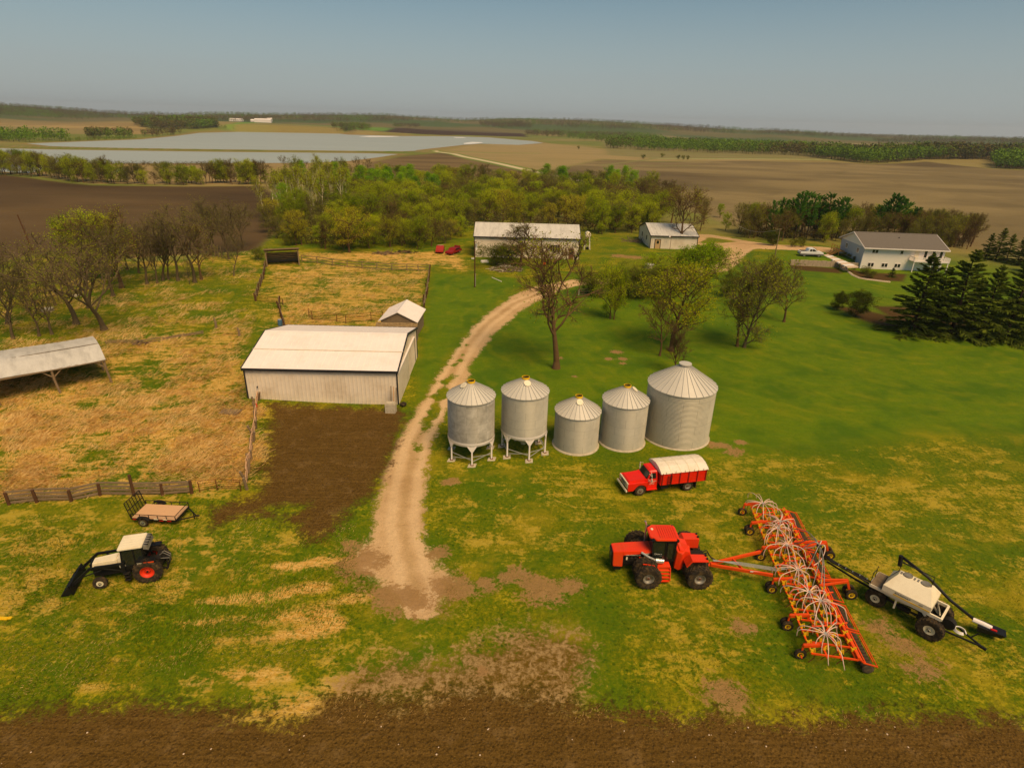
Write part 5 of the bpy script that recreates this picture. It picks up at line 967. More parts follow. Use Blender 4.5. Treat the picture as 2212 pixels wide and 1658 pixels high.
# --- cars
def car(name,label,loc,rz,body,kind,group=None):
    t=thing(name,label,'car' if kind!='pickup' else 'pickup',loc,rz,group)
    if kind=='pickup':
        L,Wd=2.65,.98; prof=[(-L,.55),(-L,1.15),(-2.5,1.22),(-1.0,1.25),(-.75,1.85),(.25,1.92),(.55,1.88),(1.15,1.3),(2.3,1.15),(L,.95),(L,.5),(2.2,.42),(-2.3,.42)]
    else:
        L,Wd=2.45,.9; prof=[(-L,.4),(-L,.85),(-1.75,.92),(-1.2,1.33),(.35,1.36),(1.0,.95),(2.2,.85),(L,.72),(L,.35)]
    b=B(); b.prism(prof,-Wd,Wd,'y'); bo=b.build('body',body,t,bevel=.05)
    if kind=='pickup':
        B().box(-2.45,-1.05,-.8,.8,1.18,1.262).build('cargo_bed',M['black'],bo); 
        for s in (-1,1):
            B().box(-L+.05,L-.05,s*(Wd+.01)-.02,s*(Wd+.01)+.02,.42,.72).build('cladding',M['carpl'],bo); B().prism([(-.62,1.28),(-.55,1.75),(-.1,1.78),(-.1,1.28)],s*(Wd+.005)-.015,s*(Wd+.005)+.015,'y').build('side_window',M['glass'],bo); B().prism([(.0,1.28),(.0,1.78),(.35,1.76),(.95,1.3)],s*(Wd+.005)-.015,s*(Wd+.005)+.015,'y').build('side_window',M['glass'],bo)
            B().box(-L-.02,-L+.06,s*.85-.08,s*.85+.08,.85,1.15).build('tail_lamp',M['redlamp'],bo)
        B().hexa([(.62,-.8,1.87),(1.16,-.85,1.34),(1.16,.85,1.34),(.62,.8,1.87),(.66,-.8,1.9),(1.2,-.85,1.36),(1.2,.85,1.36),(.66,.8,1.9)]).build('windscreen',M['glass'],bo)
        B().box(-L-.06,-L+.1,-.95,.95,.5,.72).build('bumper',M['carpl'],bo); B().box(L-.08,L+.06,-.95,.95,.45,.7).build('bumper',M['carpl'],bo); wx,wr=1.65,.38
    else:
        B().hexa([(-1.76,-.72,.94),(-1.22,-.66,1.33),(-1.22,.66,1.33),(-1.76,.72,.94),(-1.80,-.72,.97),(-1.26,-.66,1.36),(-1.26,.66,1.36),(-1.80,.72,.97)]).build('rear_window',M['cream' if kind=='sedan' else 'glass'],bo)
        for s in (-1,1): B().prism([(-1.5,.98),(-1.15,1.28),(.3,1.3),(.8,.98)],s*(Wd+.005)-.012,s*(Wd+.005)+.012,'y').build('side_window',M['glass'],bo)
        B().box(-L-.08,-L+.04,-.9,.9,.35,.52).build('bumper',M['chrome'],bo); wx,wr=1.45,.32
        B().box(-L-.02,-L+.02,-.22,.22,.56,.68).build('number_plate',M['cream'],bo)
        for s in (-1,1): B().box(-L-.03,-L+.02,s*.62-.2,s*.62+.2,.62,.74).build('tail_lamp',M['redlamp'],bo)
        if kind=='wreck':
            B().box(-2.4,-1.75,-.78,.78,.8,.93).build('boot_opening',M['black'],bo); B().hexa([(-1.8,-.8,.95),(-1.75,-.8,.9),(-1.75,.8,.9),(-1.8,.8,.95),(-1.95,-.8,1.6),(-1.9,-.8,1.6),(-1.9,.8,1.6),(-1.95,.8,1.6)]).build('boot_lid',body,bo)
            B().box(-2.2,-1.85,-.4,.4,.9,1.05).build('scrap',M['barkwood'],bo)
    for x in (-wx,wx):
        for s in (-1,1): wheel(t,(x,s*(Wd-.1),wr),wr,.22,wr*.58,'galv',0,s,deep=.3)
    return t
p=A1(1733,553); q=A1(1777,552)
car('pickup_truck','white pickup truck with grey lower cladding parked above the retaining wall','%s'%'' or (69.5,141.7,gz1(69.5,141.7)),R(-4),M['carwhite'],'pickup')
p=A1(*(948.7,547.5)); car('old_car','bright red old sedan parked left of the darker wreck, beyond the corral','%s'%'' or (p.x,p.y+2.0,p.z),R(-88),mat('bright_red_car','a83226',.4,0,.08,1),'sedan','scrap cars by the brush')
for c in COL.objects: pass
p=A1(*(975,551)); car('old_car','dark red wrecked car with its boot open, right of the brighter sedan','%s'%'' or (p.x+.3,p.y+1.9,p.z),R(-114),M['darkred'],'wreck','scrap cars by the brush')
for nm in ('old_car','old_car.001'): pass

# ------------------------------------------------------------------ fences
def fence(label,pts,ph,nr,post='wood',rail='wood',pw=.2,rw=.1,step=None,name='rail_fence',jit=.06,tall=None,seed=3,cat='fence',group=None,z0=.2):
    rr=random.Random(seed); P_=[Vector(p) for p in at([a for a,_ in pts],[b_ for _,b_ in pts])]
    o=thing(name,label,cat,tuple(P_[0]),0,group); base=P_[0]
    Q=[]
    for a,b_ in zip(P_[:-1],P_[1:]):
        n=max(1,int(round((b_-a).length/step))) if step else 1
        Q+=[a.lerp(b_,k/n) for k in range(n)]
    Q.append(P_[-1])
    for q in Q: q.z=gz1(q.x,q.y)
    for i,q in enumerate(Q):
        h=ph*(1+rr.uniform(-.12,.12)); 
        if tall and i in tall: h*=1.5
        l=q-base; dx,dy=rr.uniform(-jit,jit)*2,rr.uniform(-jit,jit)*2
        B().cyl((l.x,l.y,l.z-.3),(l.x+dx,l.y+dy,l.z+h),pw/2,pw/2*.85,7).build('post',M[post],o)
    for a,b_ in zip(Q[:-1],Q[1:]):
        for k in range(nr):
            z=z0+(ph-z0-.08)*k/max(nr-1,1); l0,l1=a-base,b_-base; B().bar((l0.x,l0.y+.05,l0.z+z+rr.uniform(-jit,jit)),(l1.x,l1.y+.05,l1.z+z+rr.uniform(-jit,jit)),rw*.45,rw).build('rail',M[rail],o)
    return o
c10=lambda x,y:(x*.5,y*.5+973.3)
fence('grey plank rail fence with dark square posts behind the flat trailer',[c10(40,232),c10(160,222),c10(308,217),c10(432,192),c10(580,193),c10(702,192),c10(828,184)],1.2,4,'barkpost','wood',.28,.17,tall=[4])
c9=lambda x,y:((x/5.92+500)*.8848,(y/5.92+920)*.8848)
fence('crooked weathered log fence running between the dry pasture and the soil plot',[c9(775,330),c9(750,530),c9(735,740),c9(695,930),c9(670,1190),c9(620,1390),c9(615,1620)],1.15,3,'wood','plank',.26,.14,step=1.5,name='log_fence',jit=.22,seed=8,z0=.5)
c6=lambda x,y:((x/3.687+600)*.8848,(y/3.687+450)*.8848)
fence('long thin rail fence along the far side of the corral',[c6(505,695),c6(645,710),c6(780,728),c6(912,745),c6(1050,757),c6(1180,765),c6(1315,772),c6(1450,775),c6(1555,778),c6(1655,782)],1.4,3,'wood','wood',.2,.13)
fence('old brown fence down the right side of the corral beside the mown strip',[c6(1655,785),c6(1645,880),c6(1630,990),c6(1615,1060),c6(1600,1150)],1.4,3,'barkpost','wood',.26,.14,step=3,jit=.15,seed=5)
fence('leaning grey fence curving from the open wooden shelter down the left of the corral',[c6(178,745),c6(160,850),c6(115,960),c6(90,1050)],1.4,5,'barkpost','wood',.26,.1,step=3.5,jit=.1)
fence('short wire gate between two posts at the left corral corner',[c6(95,1050),c6(300,1078),c6(335,1082)],1.1,5,'barkpost','rust',.16,.04,name='gate',cat='gate')
fence('dark broken board fence leading to the back corner of the big barn',[c6(300,1078),c6(310,1160),c6(330,1230),c6(355,1285)],1.3,3,'barkpost','wood',.3,.14,step=2.5,jit=.2,seed=6)
fence('rusty pipe panel fence left of the white roofed hut',[c6(570,1190),c6(600,1218),c6(820,1235),c6(900,1250),c6(1130,1232),c6(1235,1215)],1.35,5,'rust','rust',.1,.05,step=3,jit=.04,name='pipe_fence')
fm=lambda x,y:((x/3.687+1130)*.8848,(y/3.687+500)*.8848)
fence('dark plank fence with pale posts under the olive shrubs right of the drive',[fm(1043,812),fm(1330,803),fm(1557,795),fm(1725,782),fm(1812,776)],1.15,3,'carwhite' if False else 'cream','wood',.14,.12,step=6,jit=.02)
fence('thin wire panel gate between the rail fence and the log fence',[(432,1063),(470,1058),(520,1060)],1.1,5,'rust','rust',.08,.035,name='gate',cat='gate')
fence('fallen grey poles on rotten posts behind the open pole shed',[(232,742),(300,742),(350,735),(400,727),(440,720)],.45,2,'wood','wood',.16,.14,name='broken_fence',jit=.12,seed=4,z0=.1)
# picket fence among the trees
P_=[Vector(p) for p in at([224,330,430,487],[534,543,552,556])]; o=thing('picket_fence','tall ragged board fence standing behind the bare trees','fence',tuple(P_[0])); k=0; rr=random.Random(2)
for a,b_ in zip(P_[:-1],P_[1:]):
    n=int((b_-a).length/.75)
    for i in range(n):
        q=a.lerp(b_,i/n)-P_[0]; h=2.3+rr.uniform(-.5,.4); B().box(q.x-.12,q.x+.1,q.y-.03,q.y+.03,-.3,h).build('board',M['wood'],o)
    a_,b2=a-P_[0],b_-P_[0]; B().bar((a_.x,a_.y-.06,1.5),(b2.x,b2.y-.06,1.5),.06,.12).build('rail',M['wood'],o)

# ------------------------------------------------------------------ poles, tank, bits
def pole(label,px,py,ty,r_=.14,lean=(0,0),xtra=None,name='power_pole',mt='barkpost'):
    p=A1(px,py); h=hgt(p,ty); o=thing(name,label,'pole',tuple(p)); B().tube([(0,0,-.5),(lean[0]*h*.5,lean[1]*h*.5,h*.5),(lean[0]*h,lean[1]*h,h)],r_,9,r_*.7).build('pole',M[mt],o); return o,p,h
o,p,h=pole('brown power pole with a white transformer in front of the machine shed',1025.6,620.3,521)
B().cyl((.28,0,h-1.3),(.28,0,h-.5),.2,n=14).build('transformer',M['galvleg'],o); B().cyl((.3,-.2,h-1.5),(.3,-.2,h-1.15),.16,n=12).build('lamp',M['whitemetal'],o); B().bar((-.35,0,h-.15),(.35,0,h-.15),.09).build('crossarm',M['barkpost'],o); B().bar((.16,-.1,.2),(.16,-.1,2.6),.07).build('conduit',M['galvleg'],o)
PO=Vector((p.x,p.y,p.z+h-.3))
o,p,h=pole('dark wooden pole leaning in the brown field at the left edge',72.5,546.,464,.17,(-.13,.0)); 
for k in range(3): B().tube([(-.1*k-.2,0,h*.9-k*.8),(-.35-.1*k,.1,h*.55),(-.1,0,.6+k*.4)],.04,4).build('hanging_vine',M['barkwood'],o)
o,p,h=pole('slim grey power pole between the gravel yard and the retaining wall',1671.,568.8,493.5,.12,(-.01,0),mt='wood'); B().bar((-.3,0,h-.1),(.3,0,h-.1),.08).build('crossarm',M['wood'],o); PO2=Vector((p.x,p.y,p.z+h-.2))
o,p,h=pole('thin yard lamp pole with a white lamp in front of the garage',1446.8,539,510,.06,name='yard_lamp',mt='rust'); B().cyl((-.45,-.1,h-.25),(-.45,-.1,h+.15),.22,.16,n=12).build('lamp',M['whitemetal'],o); B().bar((0,0,h),(-.45,-.1,h),.05).build('bracket',M['rust'],o)
p=A1(1673,560)
o=thing('power_line','thin wire sagging from the slim pole towards the conifer windbreak','wire',tuple(PO2)); a=Vector((0,0,0)); b_=Vector(A1(1590,512))+Vector((0,0,3.2))-PO2
B().tube([a.lerp(b_,i/10)-Vector((0,0,1.1*math.sin(PI*i/10))) for i in range(11)],.035,4).build('wire',M['galvleg'],o)
# fuel tank
p=A1(1264.5,539.5); h=hgt(p,501); o=thing('fuel_tank','white round fuel tank on a tall stand right of the machine shed','tank',(p.x+.4,p.y+.6,p.z))
b=B(); b.lathe([(.02,-1.0),(.55,-1.0),(.68,-.92),(.68,.92),(.55,1.0),(.02,1.0)],(0,0,h-.7),'y',24); b.build('tank',M['cream'],o,smooth=True)
for sx in (-1,1):
    for sy in (-1,1): B().bar((sx*.75,sy*.7,-.1),(sx*.45,sy*.6,h-1.15),.09).build('leg',M['whitemetal'],o)
b=B(); b.bar((-.7,-.7,.9),(.7,-.7,.9),.05); b.bar((-.6,-.68,1.7),(.55,-.66,.4),.04); b.bar((-.5,-.6,h-1.3),(.5,-.6,h-1.3),.06); b.build('brace',M['whitemetal'],o); B().cyl((.1,-.2,.0),(.1,-.2,.6),.35,n=14).build('drum',M['black'],o)
p=A1(1403.5,594); 
o=thing('well_ring','round concrete well ring with a pale lid on the lawn below the garage','well',(29.3,130.0,gz1(29.3,130))); B().cyl((0,0,-.2),(0,0,.75),1.02,n=28).build('ring',M['conc'],o); B().cyl((0,0,.75),(0,0,.85),1.1,n=28).build('lid',M['galvroof'],o)
# brush pile
def heap(label,px,py,r_,h,n,mts,name='brush_pile',cat='brush pile',seed=1,L=(1.,2.4),th=.07):
    p=A1(px,py); rr=random.Random(seed); bs={m_:B() for m_ in mts}
    for i in range(n):
        a=rr.uniform(0,2*PI); d=r_*math.sqrt(rr.random()); c=Vector((d*math.cos(a)*1.6,d*math.sin(a),(1-d/r_)*h*rr.random())); v=Vector((rr.uniform(-1,1),rr.uniform(-1,1),rr.uniform(-.25,.35))).normalized()*rr.uniform(*L)/2
        bs[rr.choice(mts)].bar(c-v,c+v,th*rr.uniform(.5,1.6),th*rr.uniform(.5,2))
    o=thing(name,label,cat,tuple(p)); 
    for m_,b in bs.items(): 
        if b.v: b.build('scrap_wood' if m_!='conc' else 'slabs',M[m_],o,kind='stuff')
    return o
heap('heap of broken boards and rubble under the big bush by the machine shed',1092,582,2.4,1.2,110,['barkwood','wood','oldboards','conc'],seed=2)
heap('low heap of dark sticks on the dry grass left of the red cars',880,545,1.6,.5,45,['barkwood','engine'],seed=3)
heap('pile of cut branches by the thicket edge right of the wooden shelter',832,548,1.6,.5,60,['barkwood','wood'],seed=5,L=(1.5,4))
heap('stack of grey boards leaning at the left end of the garage',1373,522,1.9,.6,60,['wood','oldboards'],seed=7,L=(2,4),name='board_pile',cat='board pile')
heap('bundle of grey poles lying in the pasture behind the pole shed',305,741,.7,.5,16,['wood','barkwood'],seed=9,L=(1,3),name='pole_bundle',cat='poles')
heap('pile of cut poles leaning against the pipe fence behind the barn',822,722,.8,1.2,12,['newwood','barkwood'],seed=10,L=(2,3.4),name='pole_pile',cat='poles')
def slab(label,px,py,w_,d,name,cat,mt,rz=0,h=.12,part='sheet'):
    p=A1(px,py); o=thing(name,label,cat,tuple(p),R(rz)); b=B(); rr=random.Random(px)
    n=5
    for i in range(n): y0=-d/2+d*i/n; b.box(-w_/2+rr.uniform(-.08,.08),w_/2+rr.uniform(-.1,.1),y0,y0+d/n*.94,-.05,h+rr.uniform(-.03,.03))
    b.build(part,M[mt],o); return o
slab('weathered wooden pallet lying in the dry grass left of the log fence',498,890,2.0,1.1,'wooden_pallet','pallet','wood',-4)
slab('white sheet of plastic lying by the power pole near the bush',1047,566,1.5,1.1,'plastic_sheet','sheet','pink',20,.35)
slab('small white scrap lying left of the power pole at the shed wall',1022,559,.6,.5,'plastic_sheet','sheet','pink',0,.2)
slab('pale rock half hidden in the grass between the left trees',103,672,1.5,1.0,'field_stone','stone','conc',10,.5,'rock')
slab('grey flat rock lying in grass below the leafy left tree',165,640,1.3,.7,'field_stone','stone','conc',0,.3,'rock')
p=A1(*c6(312,1268)); o=thing('blue_barrel','blue plastic barrel at the back left corner of the big barn','barrel',tuple(p)); B().cyl((0,0,0),(0,0,.9),.32,n=16).build('drum',M['blue'],o); B().cyl((0,0,.9),(0,0,.93),.28,n=16).build('lid',M['galvleg'],o)
p=A1(*c9(765,500)); o=thing('orange_rope','orange rope looped over the log fence near the barn','rope',(p.x,p.y,p.z)); B().tube([(-.05+.12*math.sin(i),-.1,1.05-.18*i) for i in range(6)],.05,5).build('rope',M['orangerim'],o)
p=A1(1005,594); 
o=thing('fallen_pole','thin pale pole lying on the mown strip right of the power pole','pole',tuple(A1(1073,604))); B().tube([(-1.0,1.6,.05),(1.0,-1.6,.05)],.07,6).build('pole',M['pink'],o)
for i,(px,py,h_,lb) in enumerate(((467,708,1.5,'broken grey stump standing in the pasture below the bare trees'),(517,725,1.2,'small grey stump right of the taller stump in the pasture'))):
    p=A1(px,py); o=thing('tree_stump',lb,'stump',tuple(p)); B().tube([(0,0,-.1),(.05,0,h_*.5),(-.1,.05,h_)],.2,7,.1).build('trunk',M['wood'],o); B().tube([(0,0,h_*.5),(.3,.1,h_*.7)],.08,5,.04).build('snag',M['wood'],o)
o=thing('yellow_object','small yellow plastic scrap lying on the grass at the left edge','scrap',tuple(A1(6,1336))); B().box(-.35,.35,-.12,.12,0,.1).build('sheet',M['yellow'],o,bevel=.03); B().box(.3,.5,-.05,.15,0,.06).build('flap',M['yellow'],o)
p=A1(1126,547); o=thing('orange_post','short orange post at the machine shed wall left of the bare tree','post',tuple(A1(1176,572))); B().box(-.2,.2,-.15,.15,-.1,1.6).build('post',M['orange'],o); B().box(-.25,.25,-.2,.2,1.6,1.7).build('cap',M['rust'],o)
# stones on the soil
st_=np.random.default_rng(3)
sp=inpoly_scatter([(0,1560),(2200,1570),(2200,1650),(0,1650)],34,st_); wp=at(sp[:,0],sp[:,1]); 
b=B(); b.lathe([(.01,.0),(.09,.0),(.11,.05),(.06,.1),(.01,.11)],n=7); s0=b.build('field_stone',M['stone']); 
for i,q in enumerate(wp):
    o=s0 if i==0 else s0.copy()
    if i: COL.objects.link(o)
    o.location=(q[0],q[1],q[2]-.01); s=.15+.35*st_.random(); o.scale=(s,s*(.6+.6*st_.random()),s*.8); o.rotation_euler=(0,0,st_.random()*6); put(o,None,'small pale stone lying on the dark ploughed soil in the foreground','stone','stones on the ploughed soil')
# distant farmstead
for i,(px,py,w_,h_,d_,lb) in enumerate(((511,262,34,5,14,'distant long white farm building, leftmost across the lake'),(549,263,16,4,10,'small distant white building between two larger ones across the lake'),(569,264.5,42,7,16,'largest distant white farm building across the lake'),(583,261.5,14,6,10,'distant white house right of the largest farm building across the lake'))):
    p=A1(px,py); gable_building('distant_farm_building',lb,'farm building',(p.x,p.y,p.z-.5),R(5*i),w_,d_,h_,h_+3,'whitemetal','whitemetal',.3,-3,0,False,False)['group']='distant farm buildings'
# ------------------------------------------------------------------ trees
def leafmat(name,a,b_,dead=None,vf=.5):
    t=NT(name); P=t.n('ShaderNodeTexCoord').outputs['Object']; oi=t.n('ShaderNodeObjectInfo').outputs['Random']
    n=t.noise(P,.9,3,.7); f=t.math('ADD',t.math('MULTIPLY',n,.9),t.math('MULTIPLY',oi,.62)); c=t.mix(t.rng(f,.35,1.0),lin(a),lin(b_))
    d=t.n('ShaderNodeBsdfDiffuse'); t.set(d.inputs['Color'],c); tr=t.n('ShaderNodeBsdfTranslucent'); t.set(tr.inputs['Color'],c)
    mx=t.n('ShaderNodeMixShader'); mx.inputs[0].default_value=.45; t.t.links.new(d.outputs[0],mx.inputs[1]); t.t.links.new(tr.outputs[0],mx.inputs[2]); t.t.links.new(mx.outputs[0],t.out.inputs['Surface']); return t.m
LM=dict(roundl=leafmat('juniper_leaf','3a4a10','5a6418'),olive=leafmat('olive_leaf','748c08','c2ca1e'),brown=leafmat('brown_bud_leaf','656c12','a0a02c'),green=leafmat('green_leaf','84a00c','b4c41c'),bright=leafmat('bright_leaf','6a9c10','9cc41c'),yellow=leafmat('yellow_leaf','9aa010','d0c62a'),dark=leafmat('spruce_needle','55641e','7e8a30'),pine=leafmat('pine_needle','46761e','6c9a30'),bushg=leafmat('bush_leaf','66721a','848c26'))
BK=dict(grey=mat('grey_bark','65553a',.95,0,.3,2,bump=.3,obj=.15),brown=mat('brown_bark','634a2c',.95,0,.3,2,bump=.3,obj=.15),white=mat('pale_aspen_bark','e2d4ae',.9,0,.25,2),dark=mat('dark_bark','3d2e20',.95,0,.3,2))
def nrm(v): return v/(np.linalg.norm(v,axis=-1,keepdims=True)+1e-9)
def paths(p,d,L,K,gn,up,rs):
    P=[p];D=[nrm(d)]; st=(L/(K-1))[:,None]
    for k in range(K-1):
        P.append(P[-1]+D[-1]*st); dd=D[-1]+rs.normal(0,gn,p.shape)+np.array([0,0,1.])*up; D.append(nrm(dd))
    return np.stack(P,1),np.stack(D,1)
def tubes(P,D,r0,r1,n):
    N,K,_=P.shape; ref=np.where(np.abs(D[...,2:3])>.9,np.array([1.,0,0]),np.array([0,0,1.])); u=nrm(np.cross(D,ref)); v=np.cross(D,u)
    t=np.linspace(0,1,K)[None,:,None,None]; r=(r0[:,None,None,None]*(1-t)+r1[:,None,None,None]*t); a=np.arange(n)*2*PI/n
    V=P[:,:,None,:]+r*(u[:,:,None,:]*np.cos(a)[None,None,:,None]+v[:,:,None,:]*np.sin(a)[None,None,:,None])
    idx=np.arange(N*K*n).reshape(N,K,n); nx=np.roll(idx,-1,2)
    F=np.stack([idx[:,:-1],nx[:,:-1],nx[:,1:],idx[:,1:]],-1).reshape(-1,4); return V.reshape(-1,3),F
def kids(P,D,L,m,t0,t1,ang,fl,frac,rs,upb=0.):
    N,K,_=P.shape; t=rs.uniform(t0,t1,(N,m)); x=t*(K-1); i=np.minimum(x.astype(int),K-2); f=(x-i)[...,None]; I=np.arange(N)[:,None]
    p=P[I,i]*(1-f)+P[I,i+1]*f; d=D[I,i]; rnd=nrm(rs.normal(size=d.shape)); side=nrm(rnd-d*(rnd*d).sum(-1,keepdims=True)); side[...,2]*=fl
    a=rs.uniform(ang[0],ang[1],(N,m,1)); nd=nrm(d*np.cos(a)+side*np.sin(a)+np.array([0,0,upb])); l=L[:,None]*frac*(1.15-.6*t)*rs.uniform(.7,1.2,(N,m))
    return p.reshape(-1,3),nd.reshape(-1,3),l.ravel()
def strips(p,d,L,w0,w1,rs):
    s=nrm(np.cross(d,nrm(rs.normal(size=d.shape)))); e=p+d*L[:,None]; V=np.stack([p-s*w0,p+s*w0,e+s*w1,e-s*w1],1); return V.reshape(-1,3),np.arange(len(p)*4).reshape(-1,4)
def quads_at(c,s,rs,asp=.7,flat=0.):
    a=nrm(rs.normal(size=c.shape)); b_=rs.normal(size=c.shape); 
    if flat: a[:,2]*=1-flat; a=nrm(a); b_[:,2]*=1-flat
    b_=nrm(b_-a*(a*b_).sum(-1,keepdims=True)); s=(s if np.ndim(s) else np.full(len(c),s))[:,None]
    V=np.stack([c-a*s,c-b_*s*asp,c+a*s,c+b_*s*asp],1); return V.reshape(-1,3),np.arange(len(c)*4).reshape(-1,4)
def cat_(L):
    V=[];F=[];M_=[];k=0
    for v,f,m_ in L: V.append(v);F.append(f+k);M_.append(np.full(len(f),m_));k+=len(v)
    return np.vstack(V),np.vstack(F),np.concatenate(M_)
def make_tree(seed,bark,leaf,H=10.,r=.2,bole=.28,top=.8,limbs=10,sub=6,sub2=5,tw=6,spread=.42,ang=(.6,1.1),gn=.16,up=.1,nleaf=0,ls=.12,lj=.35,multi=1,lean=.05,profile='round',twl=.55,tww=.022,ldrop=.0):
    rs=np.random.default_rng(seed)
    p=np.zeros((multi,3)); 
    if multi>1: a=rs.uniform(0,2*PI,multi); p[:,0]=.25*np.cos(a); p[:,1]=.25*np.sin(a)
    d=np.array([[0,0,1.]]*multi)+rs.normal(0,lean if multi==1 else .35,(multi,3)); L=np.full(multi,H*top)*rs.uniform(.85,1,multi); p[:,2]-=.2
    P0,D0=paths(p,d,L,9,gn*.35,.05,rs); rr=np.full(multi,r*(1 if multi==1 else .5)); 
    flare=P0.copy(); V0=[(*tubes(P0,D0,rr*1.15,rr*.25,8),0)]
    if multi==1: V0.append((*tubes(P0[:,:2]*1.0,D0[:,:2],rr*1.7,rr*1.05,8),0))
    N=limbs; t=np.linspace(bole/top,1,N); t=np.clip(t+rs.normal(0,.02,N),bole/top*.9,.995)
    x=t*8; i=np.minimum(x.astype(int),7); f=(x-i)[:,None]; si=rs.integers(0,multi,N); p1=P0[si,i]*(1-f)+P0[si,i+1]*f
    az=np.arange(N)*2.4+rs.uniform(0,.8,N); el=rs.uniform(ang[0],ang[1],N)*(1-.45*t)
    if profile=='round': lf=.55+.75*np.sin(PI*np.clip((t-bole*.7)/(1.12-bole*.7),0,1))
    elif profile=='vase': lf=np.full(N,1.); el*=.75
    else: lf=.5+.5*(1-t)
    d1=np.stack([np.cos(az)*np.sin(el),np.sin(az)*np.sin(el),np.cos(el)],1); L1=H*spread*lf*rs.uniform(.8,1.15,N)
    P1,D1=paths(p1,d1,L1,7,gn*1.1,up,rs); r1=r*(.6-.34*t)*(1 if multi==1 else .6); V0.append((*tubes(P1,D1,r1,r1*.22,6),0))
    p2,d2,L2=kids(P1,D1,L1,sub,.22,.98,(.5,1.15),.8,.52,rs,.12); P2,D2=paths(p2,d2,L2,5,gn*1.2,up*.8,rs); r2=.045*(L2/1.5).clip(.4,1.4)*r/.2; C=[(*tubes(P2,D2,r2,r2*.3,4),0)]
    p3,d3,L3=kids(P2,D2,L2,sub2,.2,1.,(.4,1.1),.9,.55,rs,.1); P3,D3=paths(p3,d3,L3,4,gn*1.3,up*.5,rs); r3=np.full(len(p3),.016); C.append((*tubes(P3,D3,r3,r3*.5,3),0))
    p4,d4,L4=kids(P3,D3,np.full(len(p3),twl),tw,.1,1.,(.3,1.0),1.,1.1,rs,.05); C.append((*strips(p4,d4,L4,tww*.6,tww*.25,rs),0))
    if nleaf:
        k=rs.integers(0,len(p4),nleaf); c=p4[k]+d4[k]*(L4[k]*rs.uniform(.2,1.1,nleaf))[:,None]+rs.normal(0,lj,(nleaf,3)); c[:,2]-=ldrop*rs.random(nleaf)
        C.append((*quads_at(c,ls*rs.uniform(.6,1.3,nleaf),rs),1))
    Vt,Ft,_=cat_(V0); Vc,Fc,Mc=cat_(C); zt=np.percentile(Vc[:,2],99.7); s=H/zt; 
    return mesh_np('trunk',Vt*s,Ft,[BK[bark]],smooth=True,link=False),mesh_np('crown',Vc*s,Fc,[BK['brown' if bark=='white' else bark],LM[leaf]],midx=Mc,link=False)
def make_conifer(seed,kind='spruce',H=10.):
    rs=np.random.default_rng(seed); N=125 if kind=='spruce' else 85; V0=[(*tubes(*paths(np.array([[0,0,-.2]]),np.array([[0,0,1.]]),np.array([H]),8,.015,.02,rs),np.array([.2]),np.array([.03]),8),0)]
    t=np.sort(rs.uniform(.03 if kind=='spruce' else .25,.985,N)); z=t*H; az=np.arange(N)*2.4+rs.normal(0,.3,N)
    if kind=='spruce': L=H*.34*(1-t)**.85*rs.uniform(.6,1.25,N)+.15; el=PI/2+.10-.6*t+rs.normal(0,.08,N)
    else: L=H*.17*np.sin(PI*np.clip((t-.12)/.95,0,1))**.7*rs.uniform(.5,1.3,N)+.25; el=rs.uniform(.85,1.35,N)
    d=np.stack([np.cos(az)*np.sin(el),np.sin(az)*np.sin(el),np.cos(el)],1); p=np.c_[np.zeros(N),np.zeros(N),z]
    P,D=paths(p,d,L,5,.05,.0 if kind=='spruce' else .1,rs); C=[(*tubes(P,D,np.full(N,.035),np.full(N,.01),3),0)]
    m_=26 if kind=='spruce' else 24
    if kind=='spruce': ps,ds,ls_=kids(P,D,L,m_,.12,1.,(.55,1.1),.18,.30,rs,-.10)
    else: ps,ds,ls_=kids(P,D,L,m_,.35,1.,(.2,1.),1.,.3,rs,.25)
    C.append((*strips(ps,ds,ls_*.9+.12,.085 if kind=='spruce' else .09,.03,rs),1)); C.append((*strips(ps-np.array([0,0,.03]),ds,ls_*.8+.1,.09,.02,rs),1))
    k=rs.integers(0,len(ps),2200); c=ps[k]+ds[k]*(ls_[k]*rs.random(2200))[:,None]; C.append((*quads_at(c+rs.normal(0,.04,c.shape),.08,rs,.5),1))
    Vt,Ft,_=cat_(V0); Vc,Fc,Mc=cat_(C); return mesh_np('trunk',Vt,Ft,[BK['dark']],link=False),mesh_np('crown',Vc,Fc,[BK['dark'],LM['dark' if kind=='spruce' else 'pine']],midx=Mc,link=False)
PROTO={}
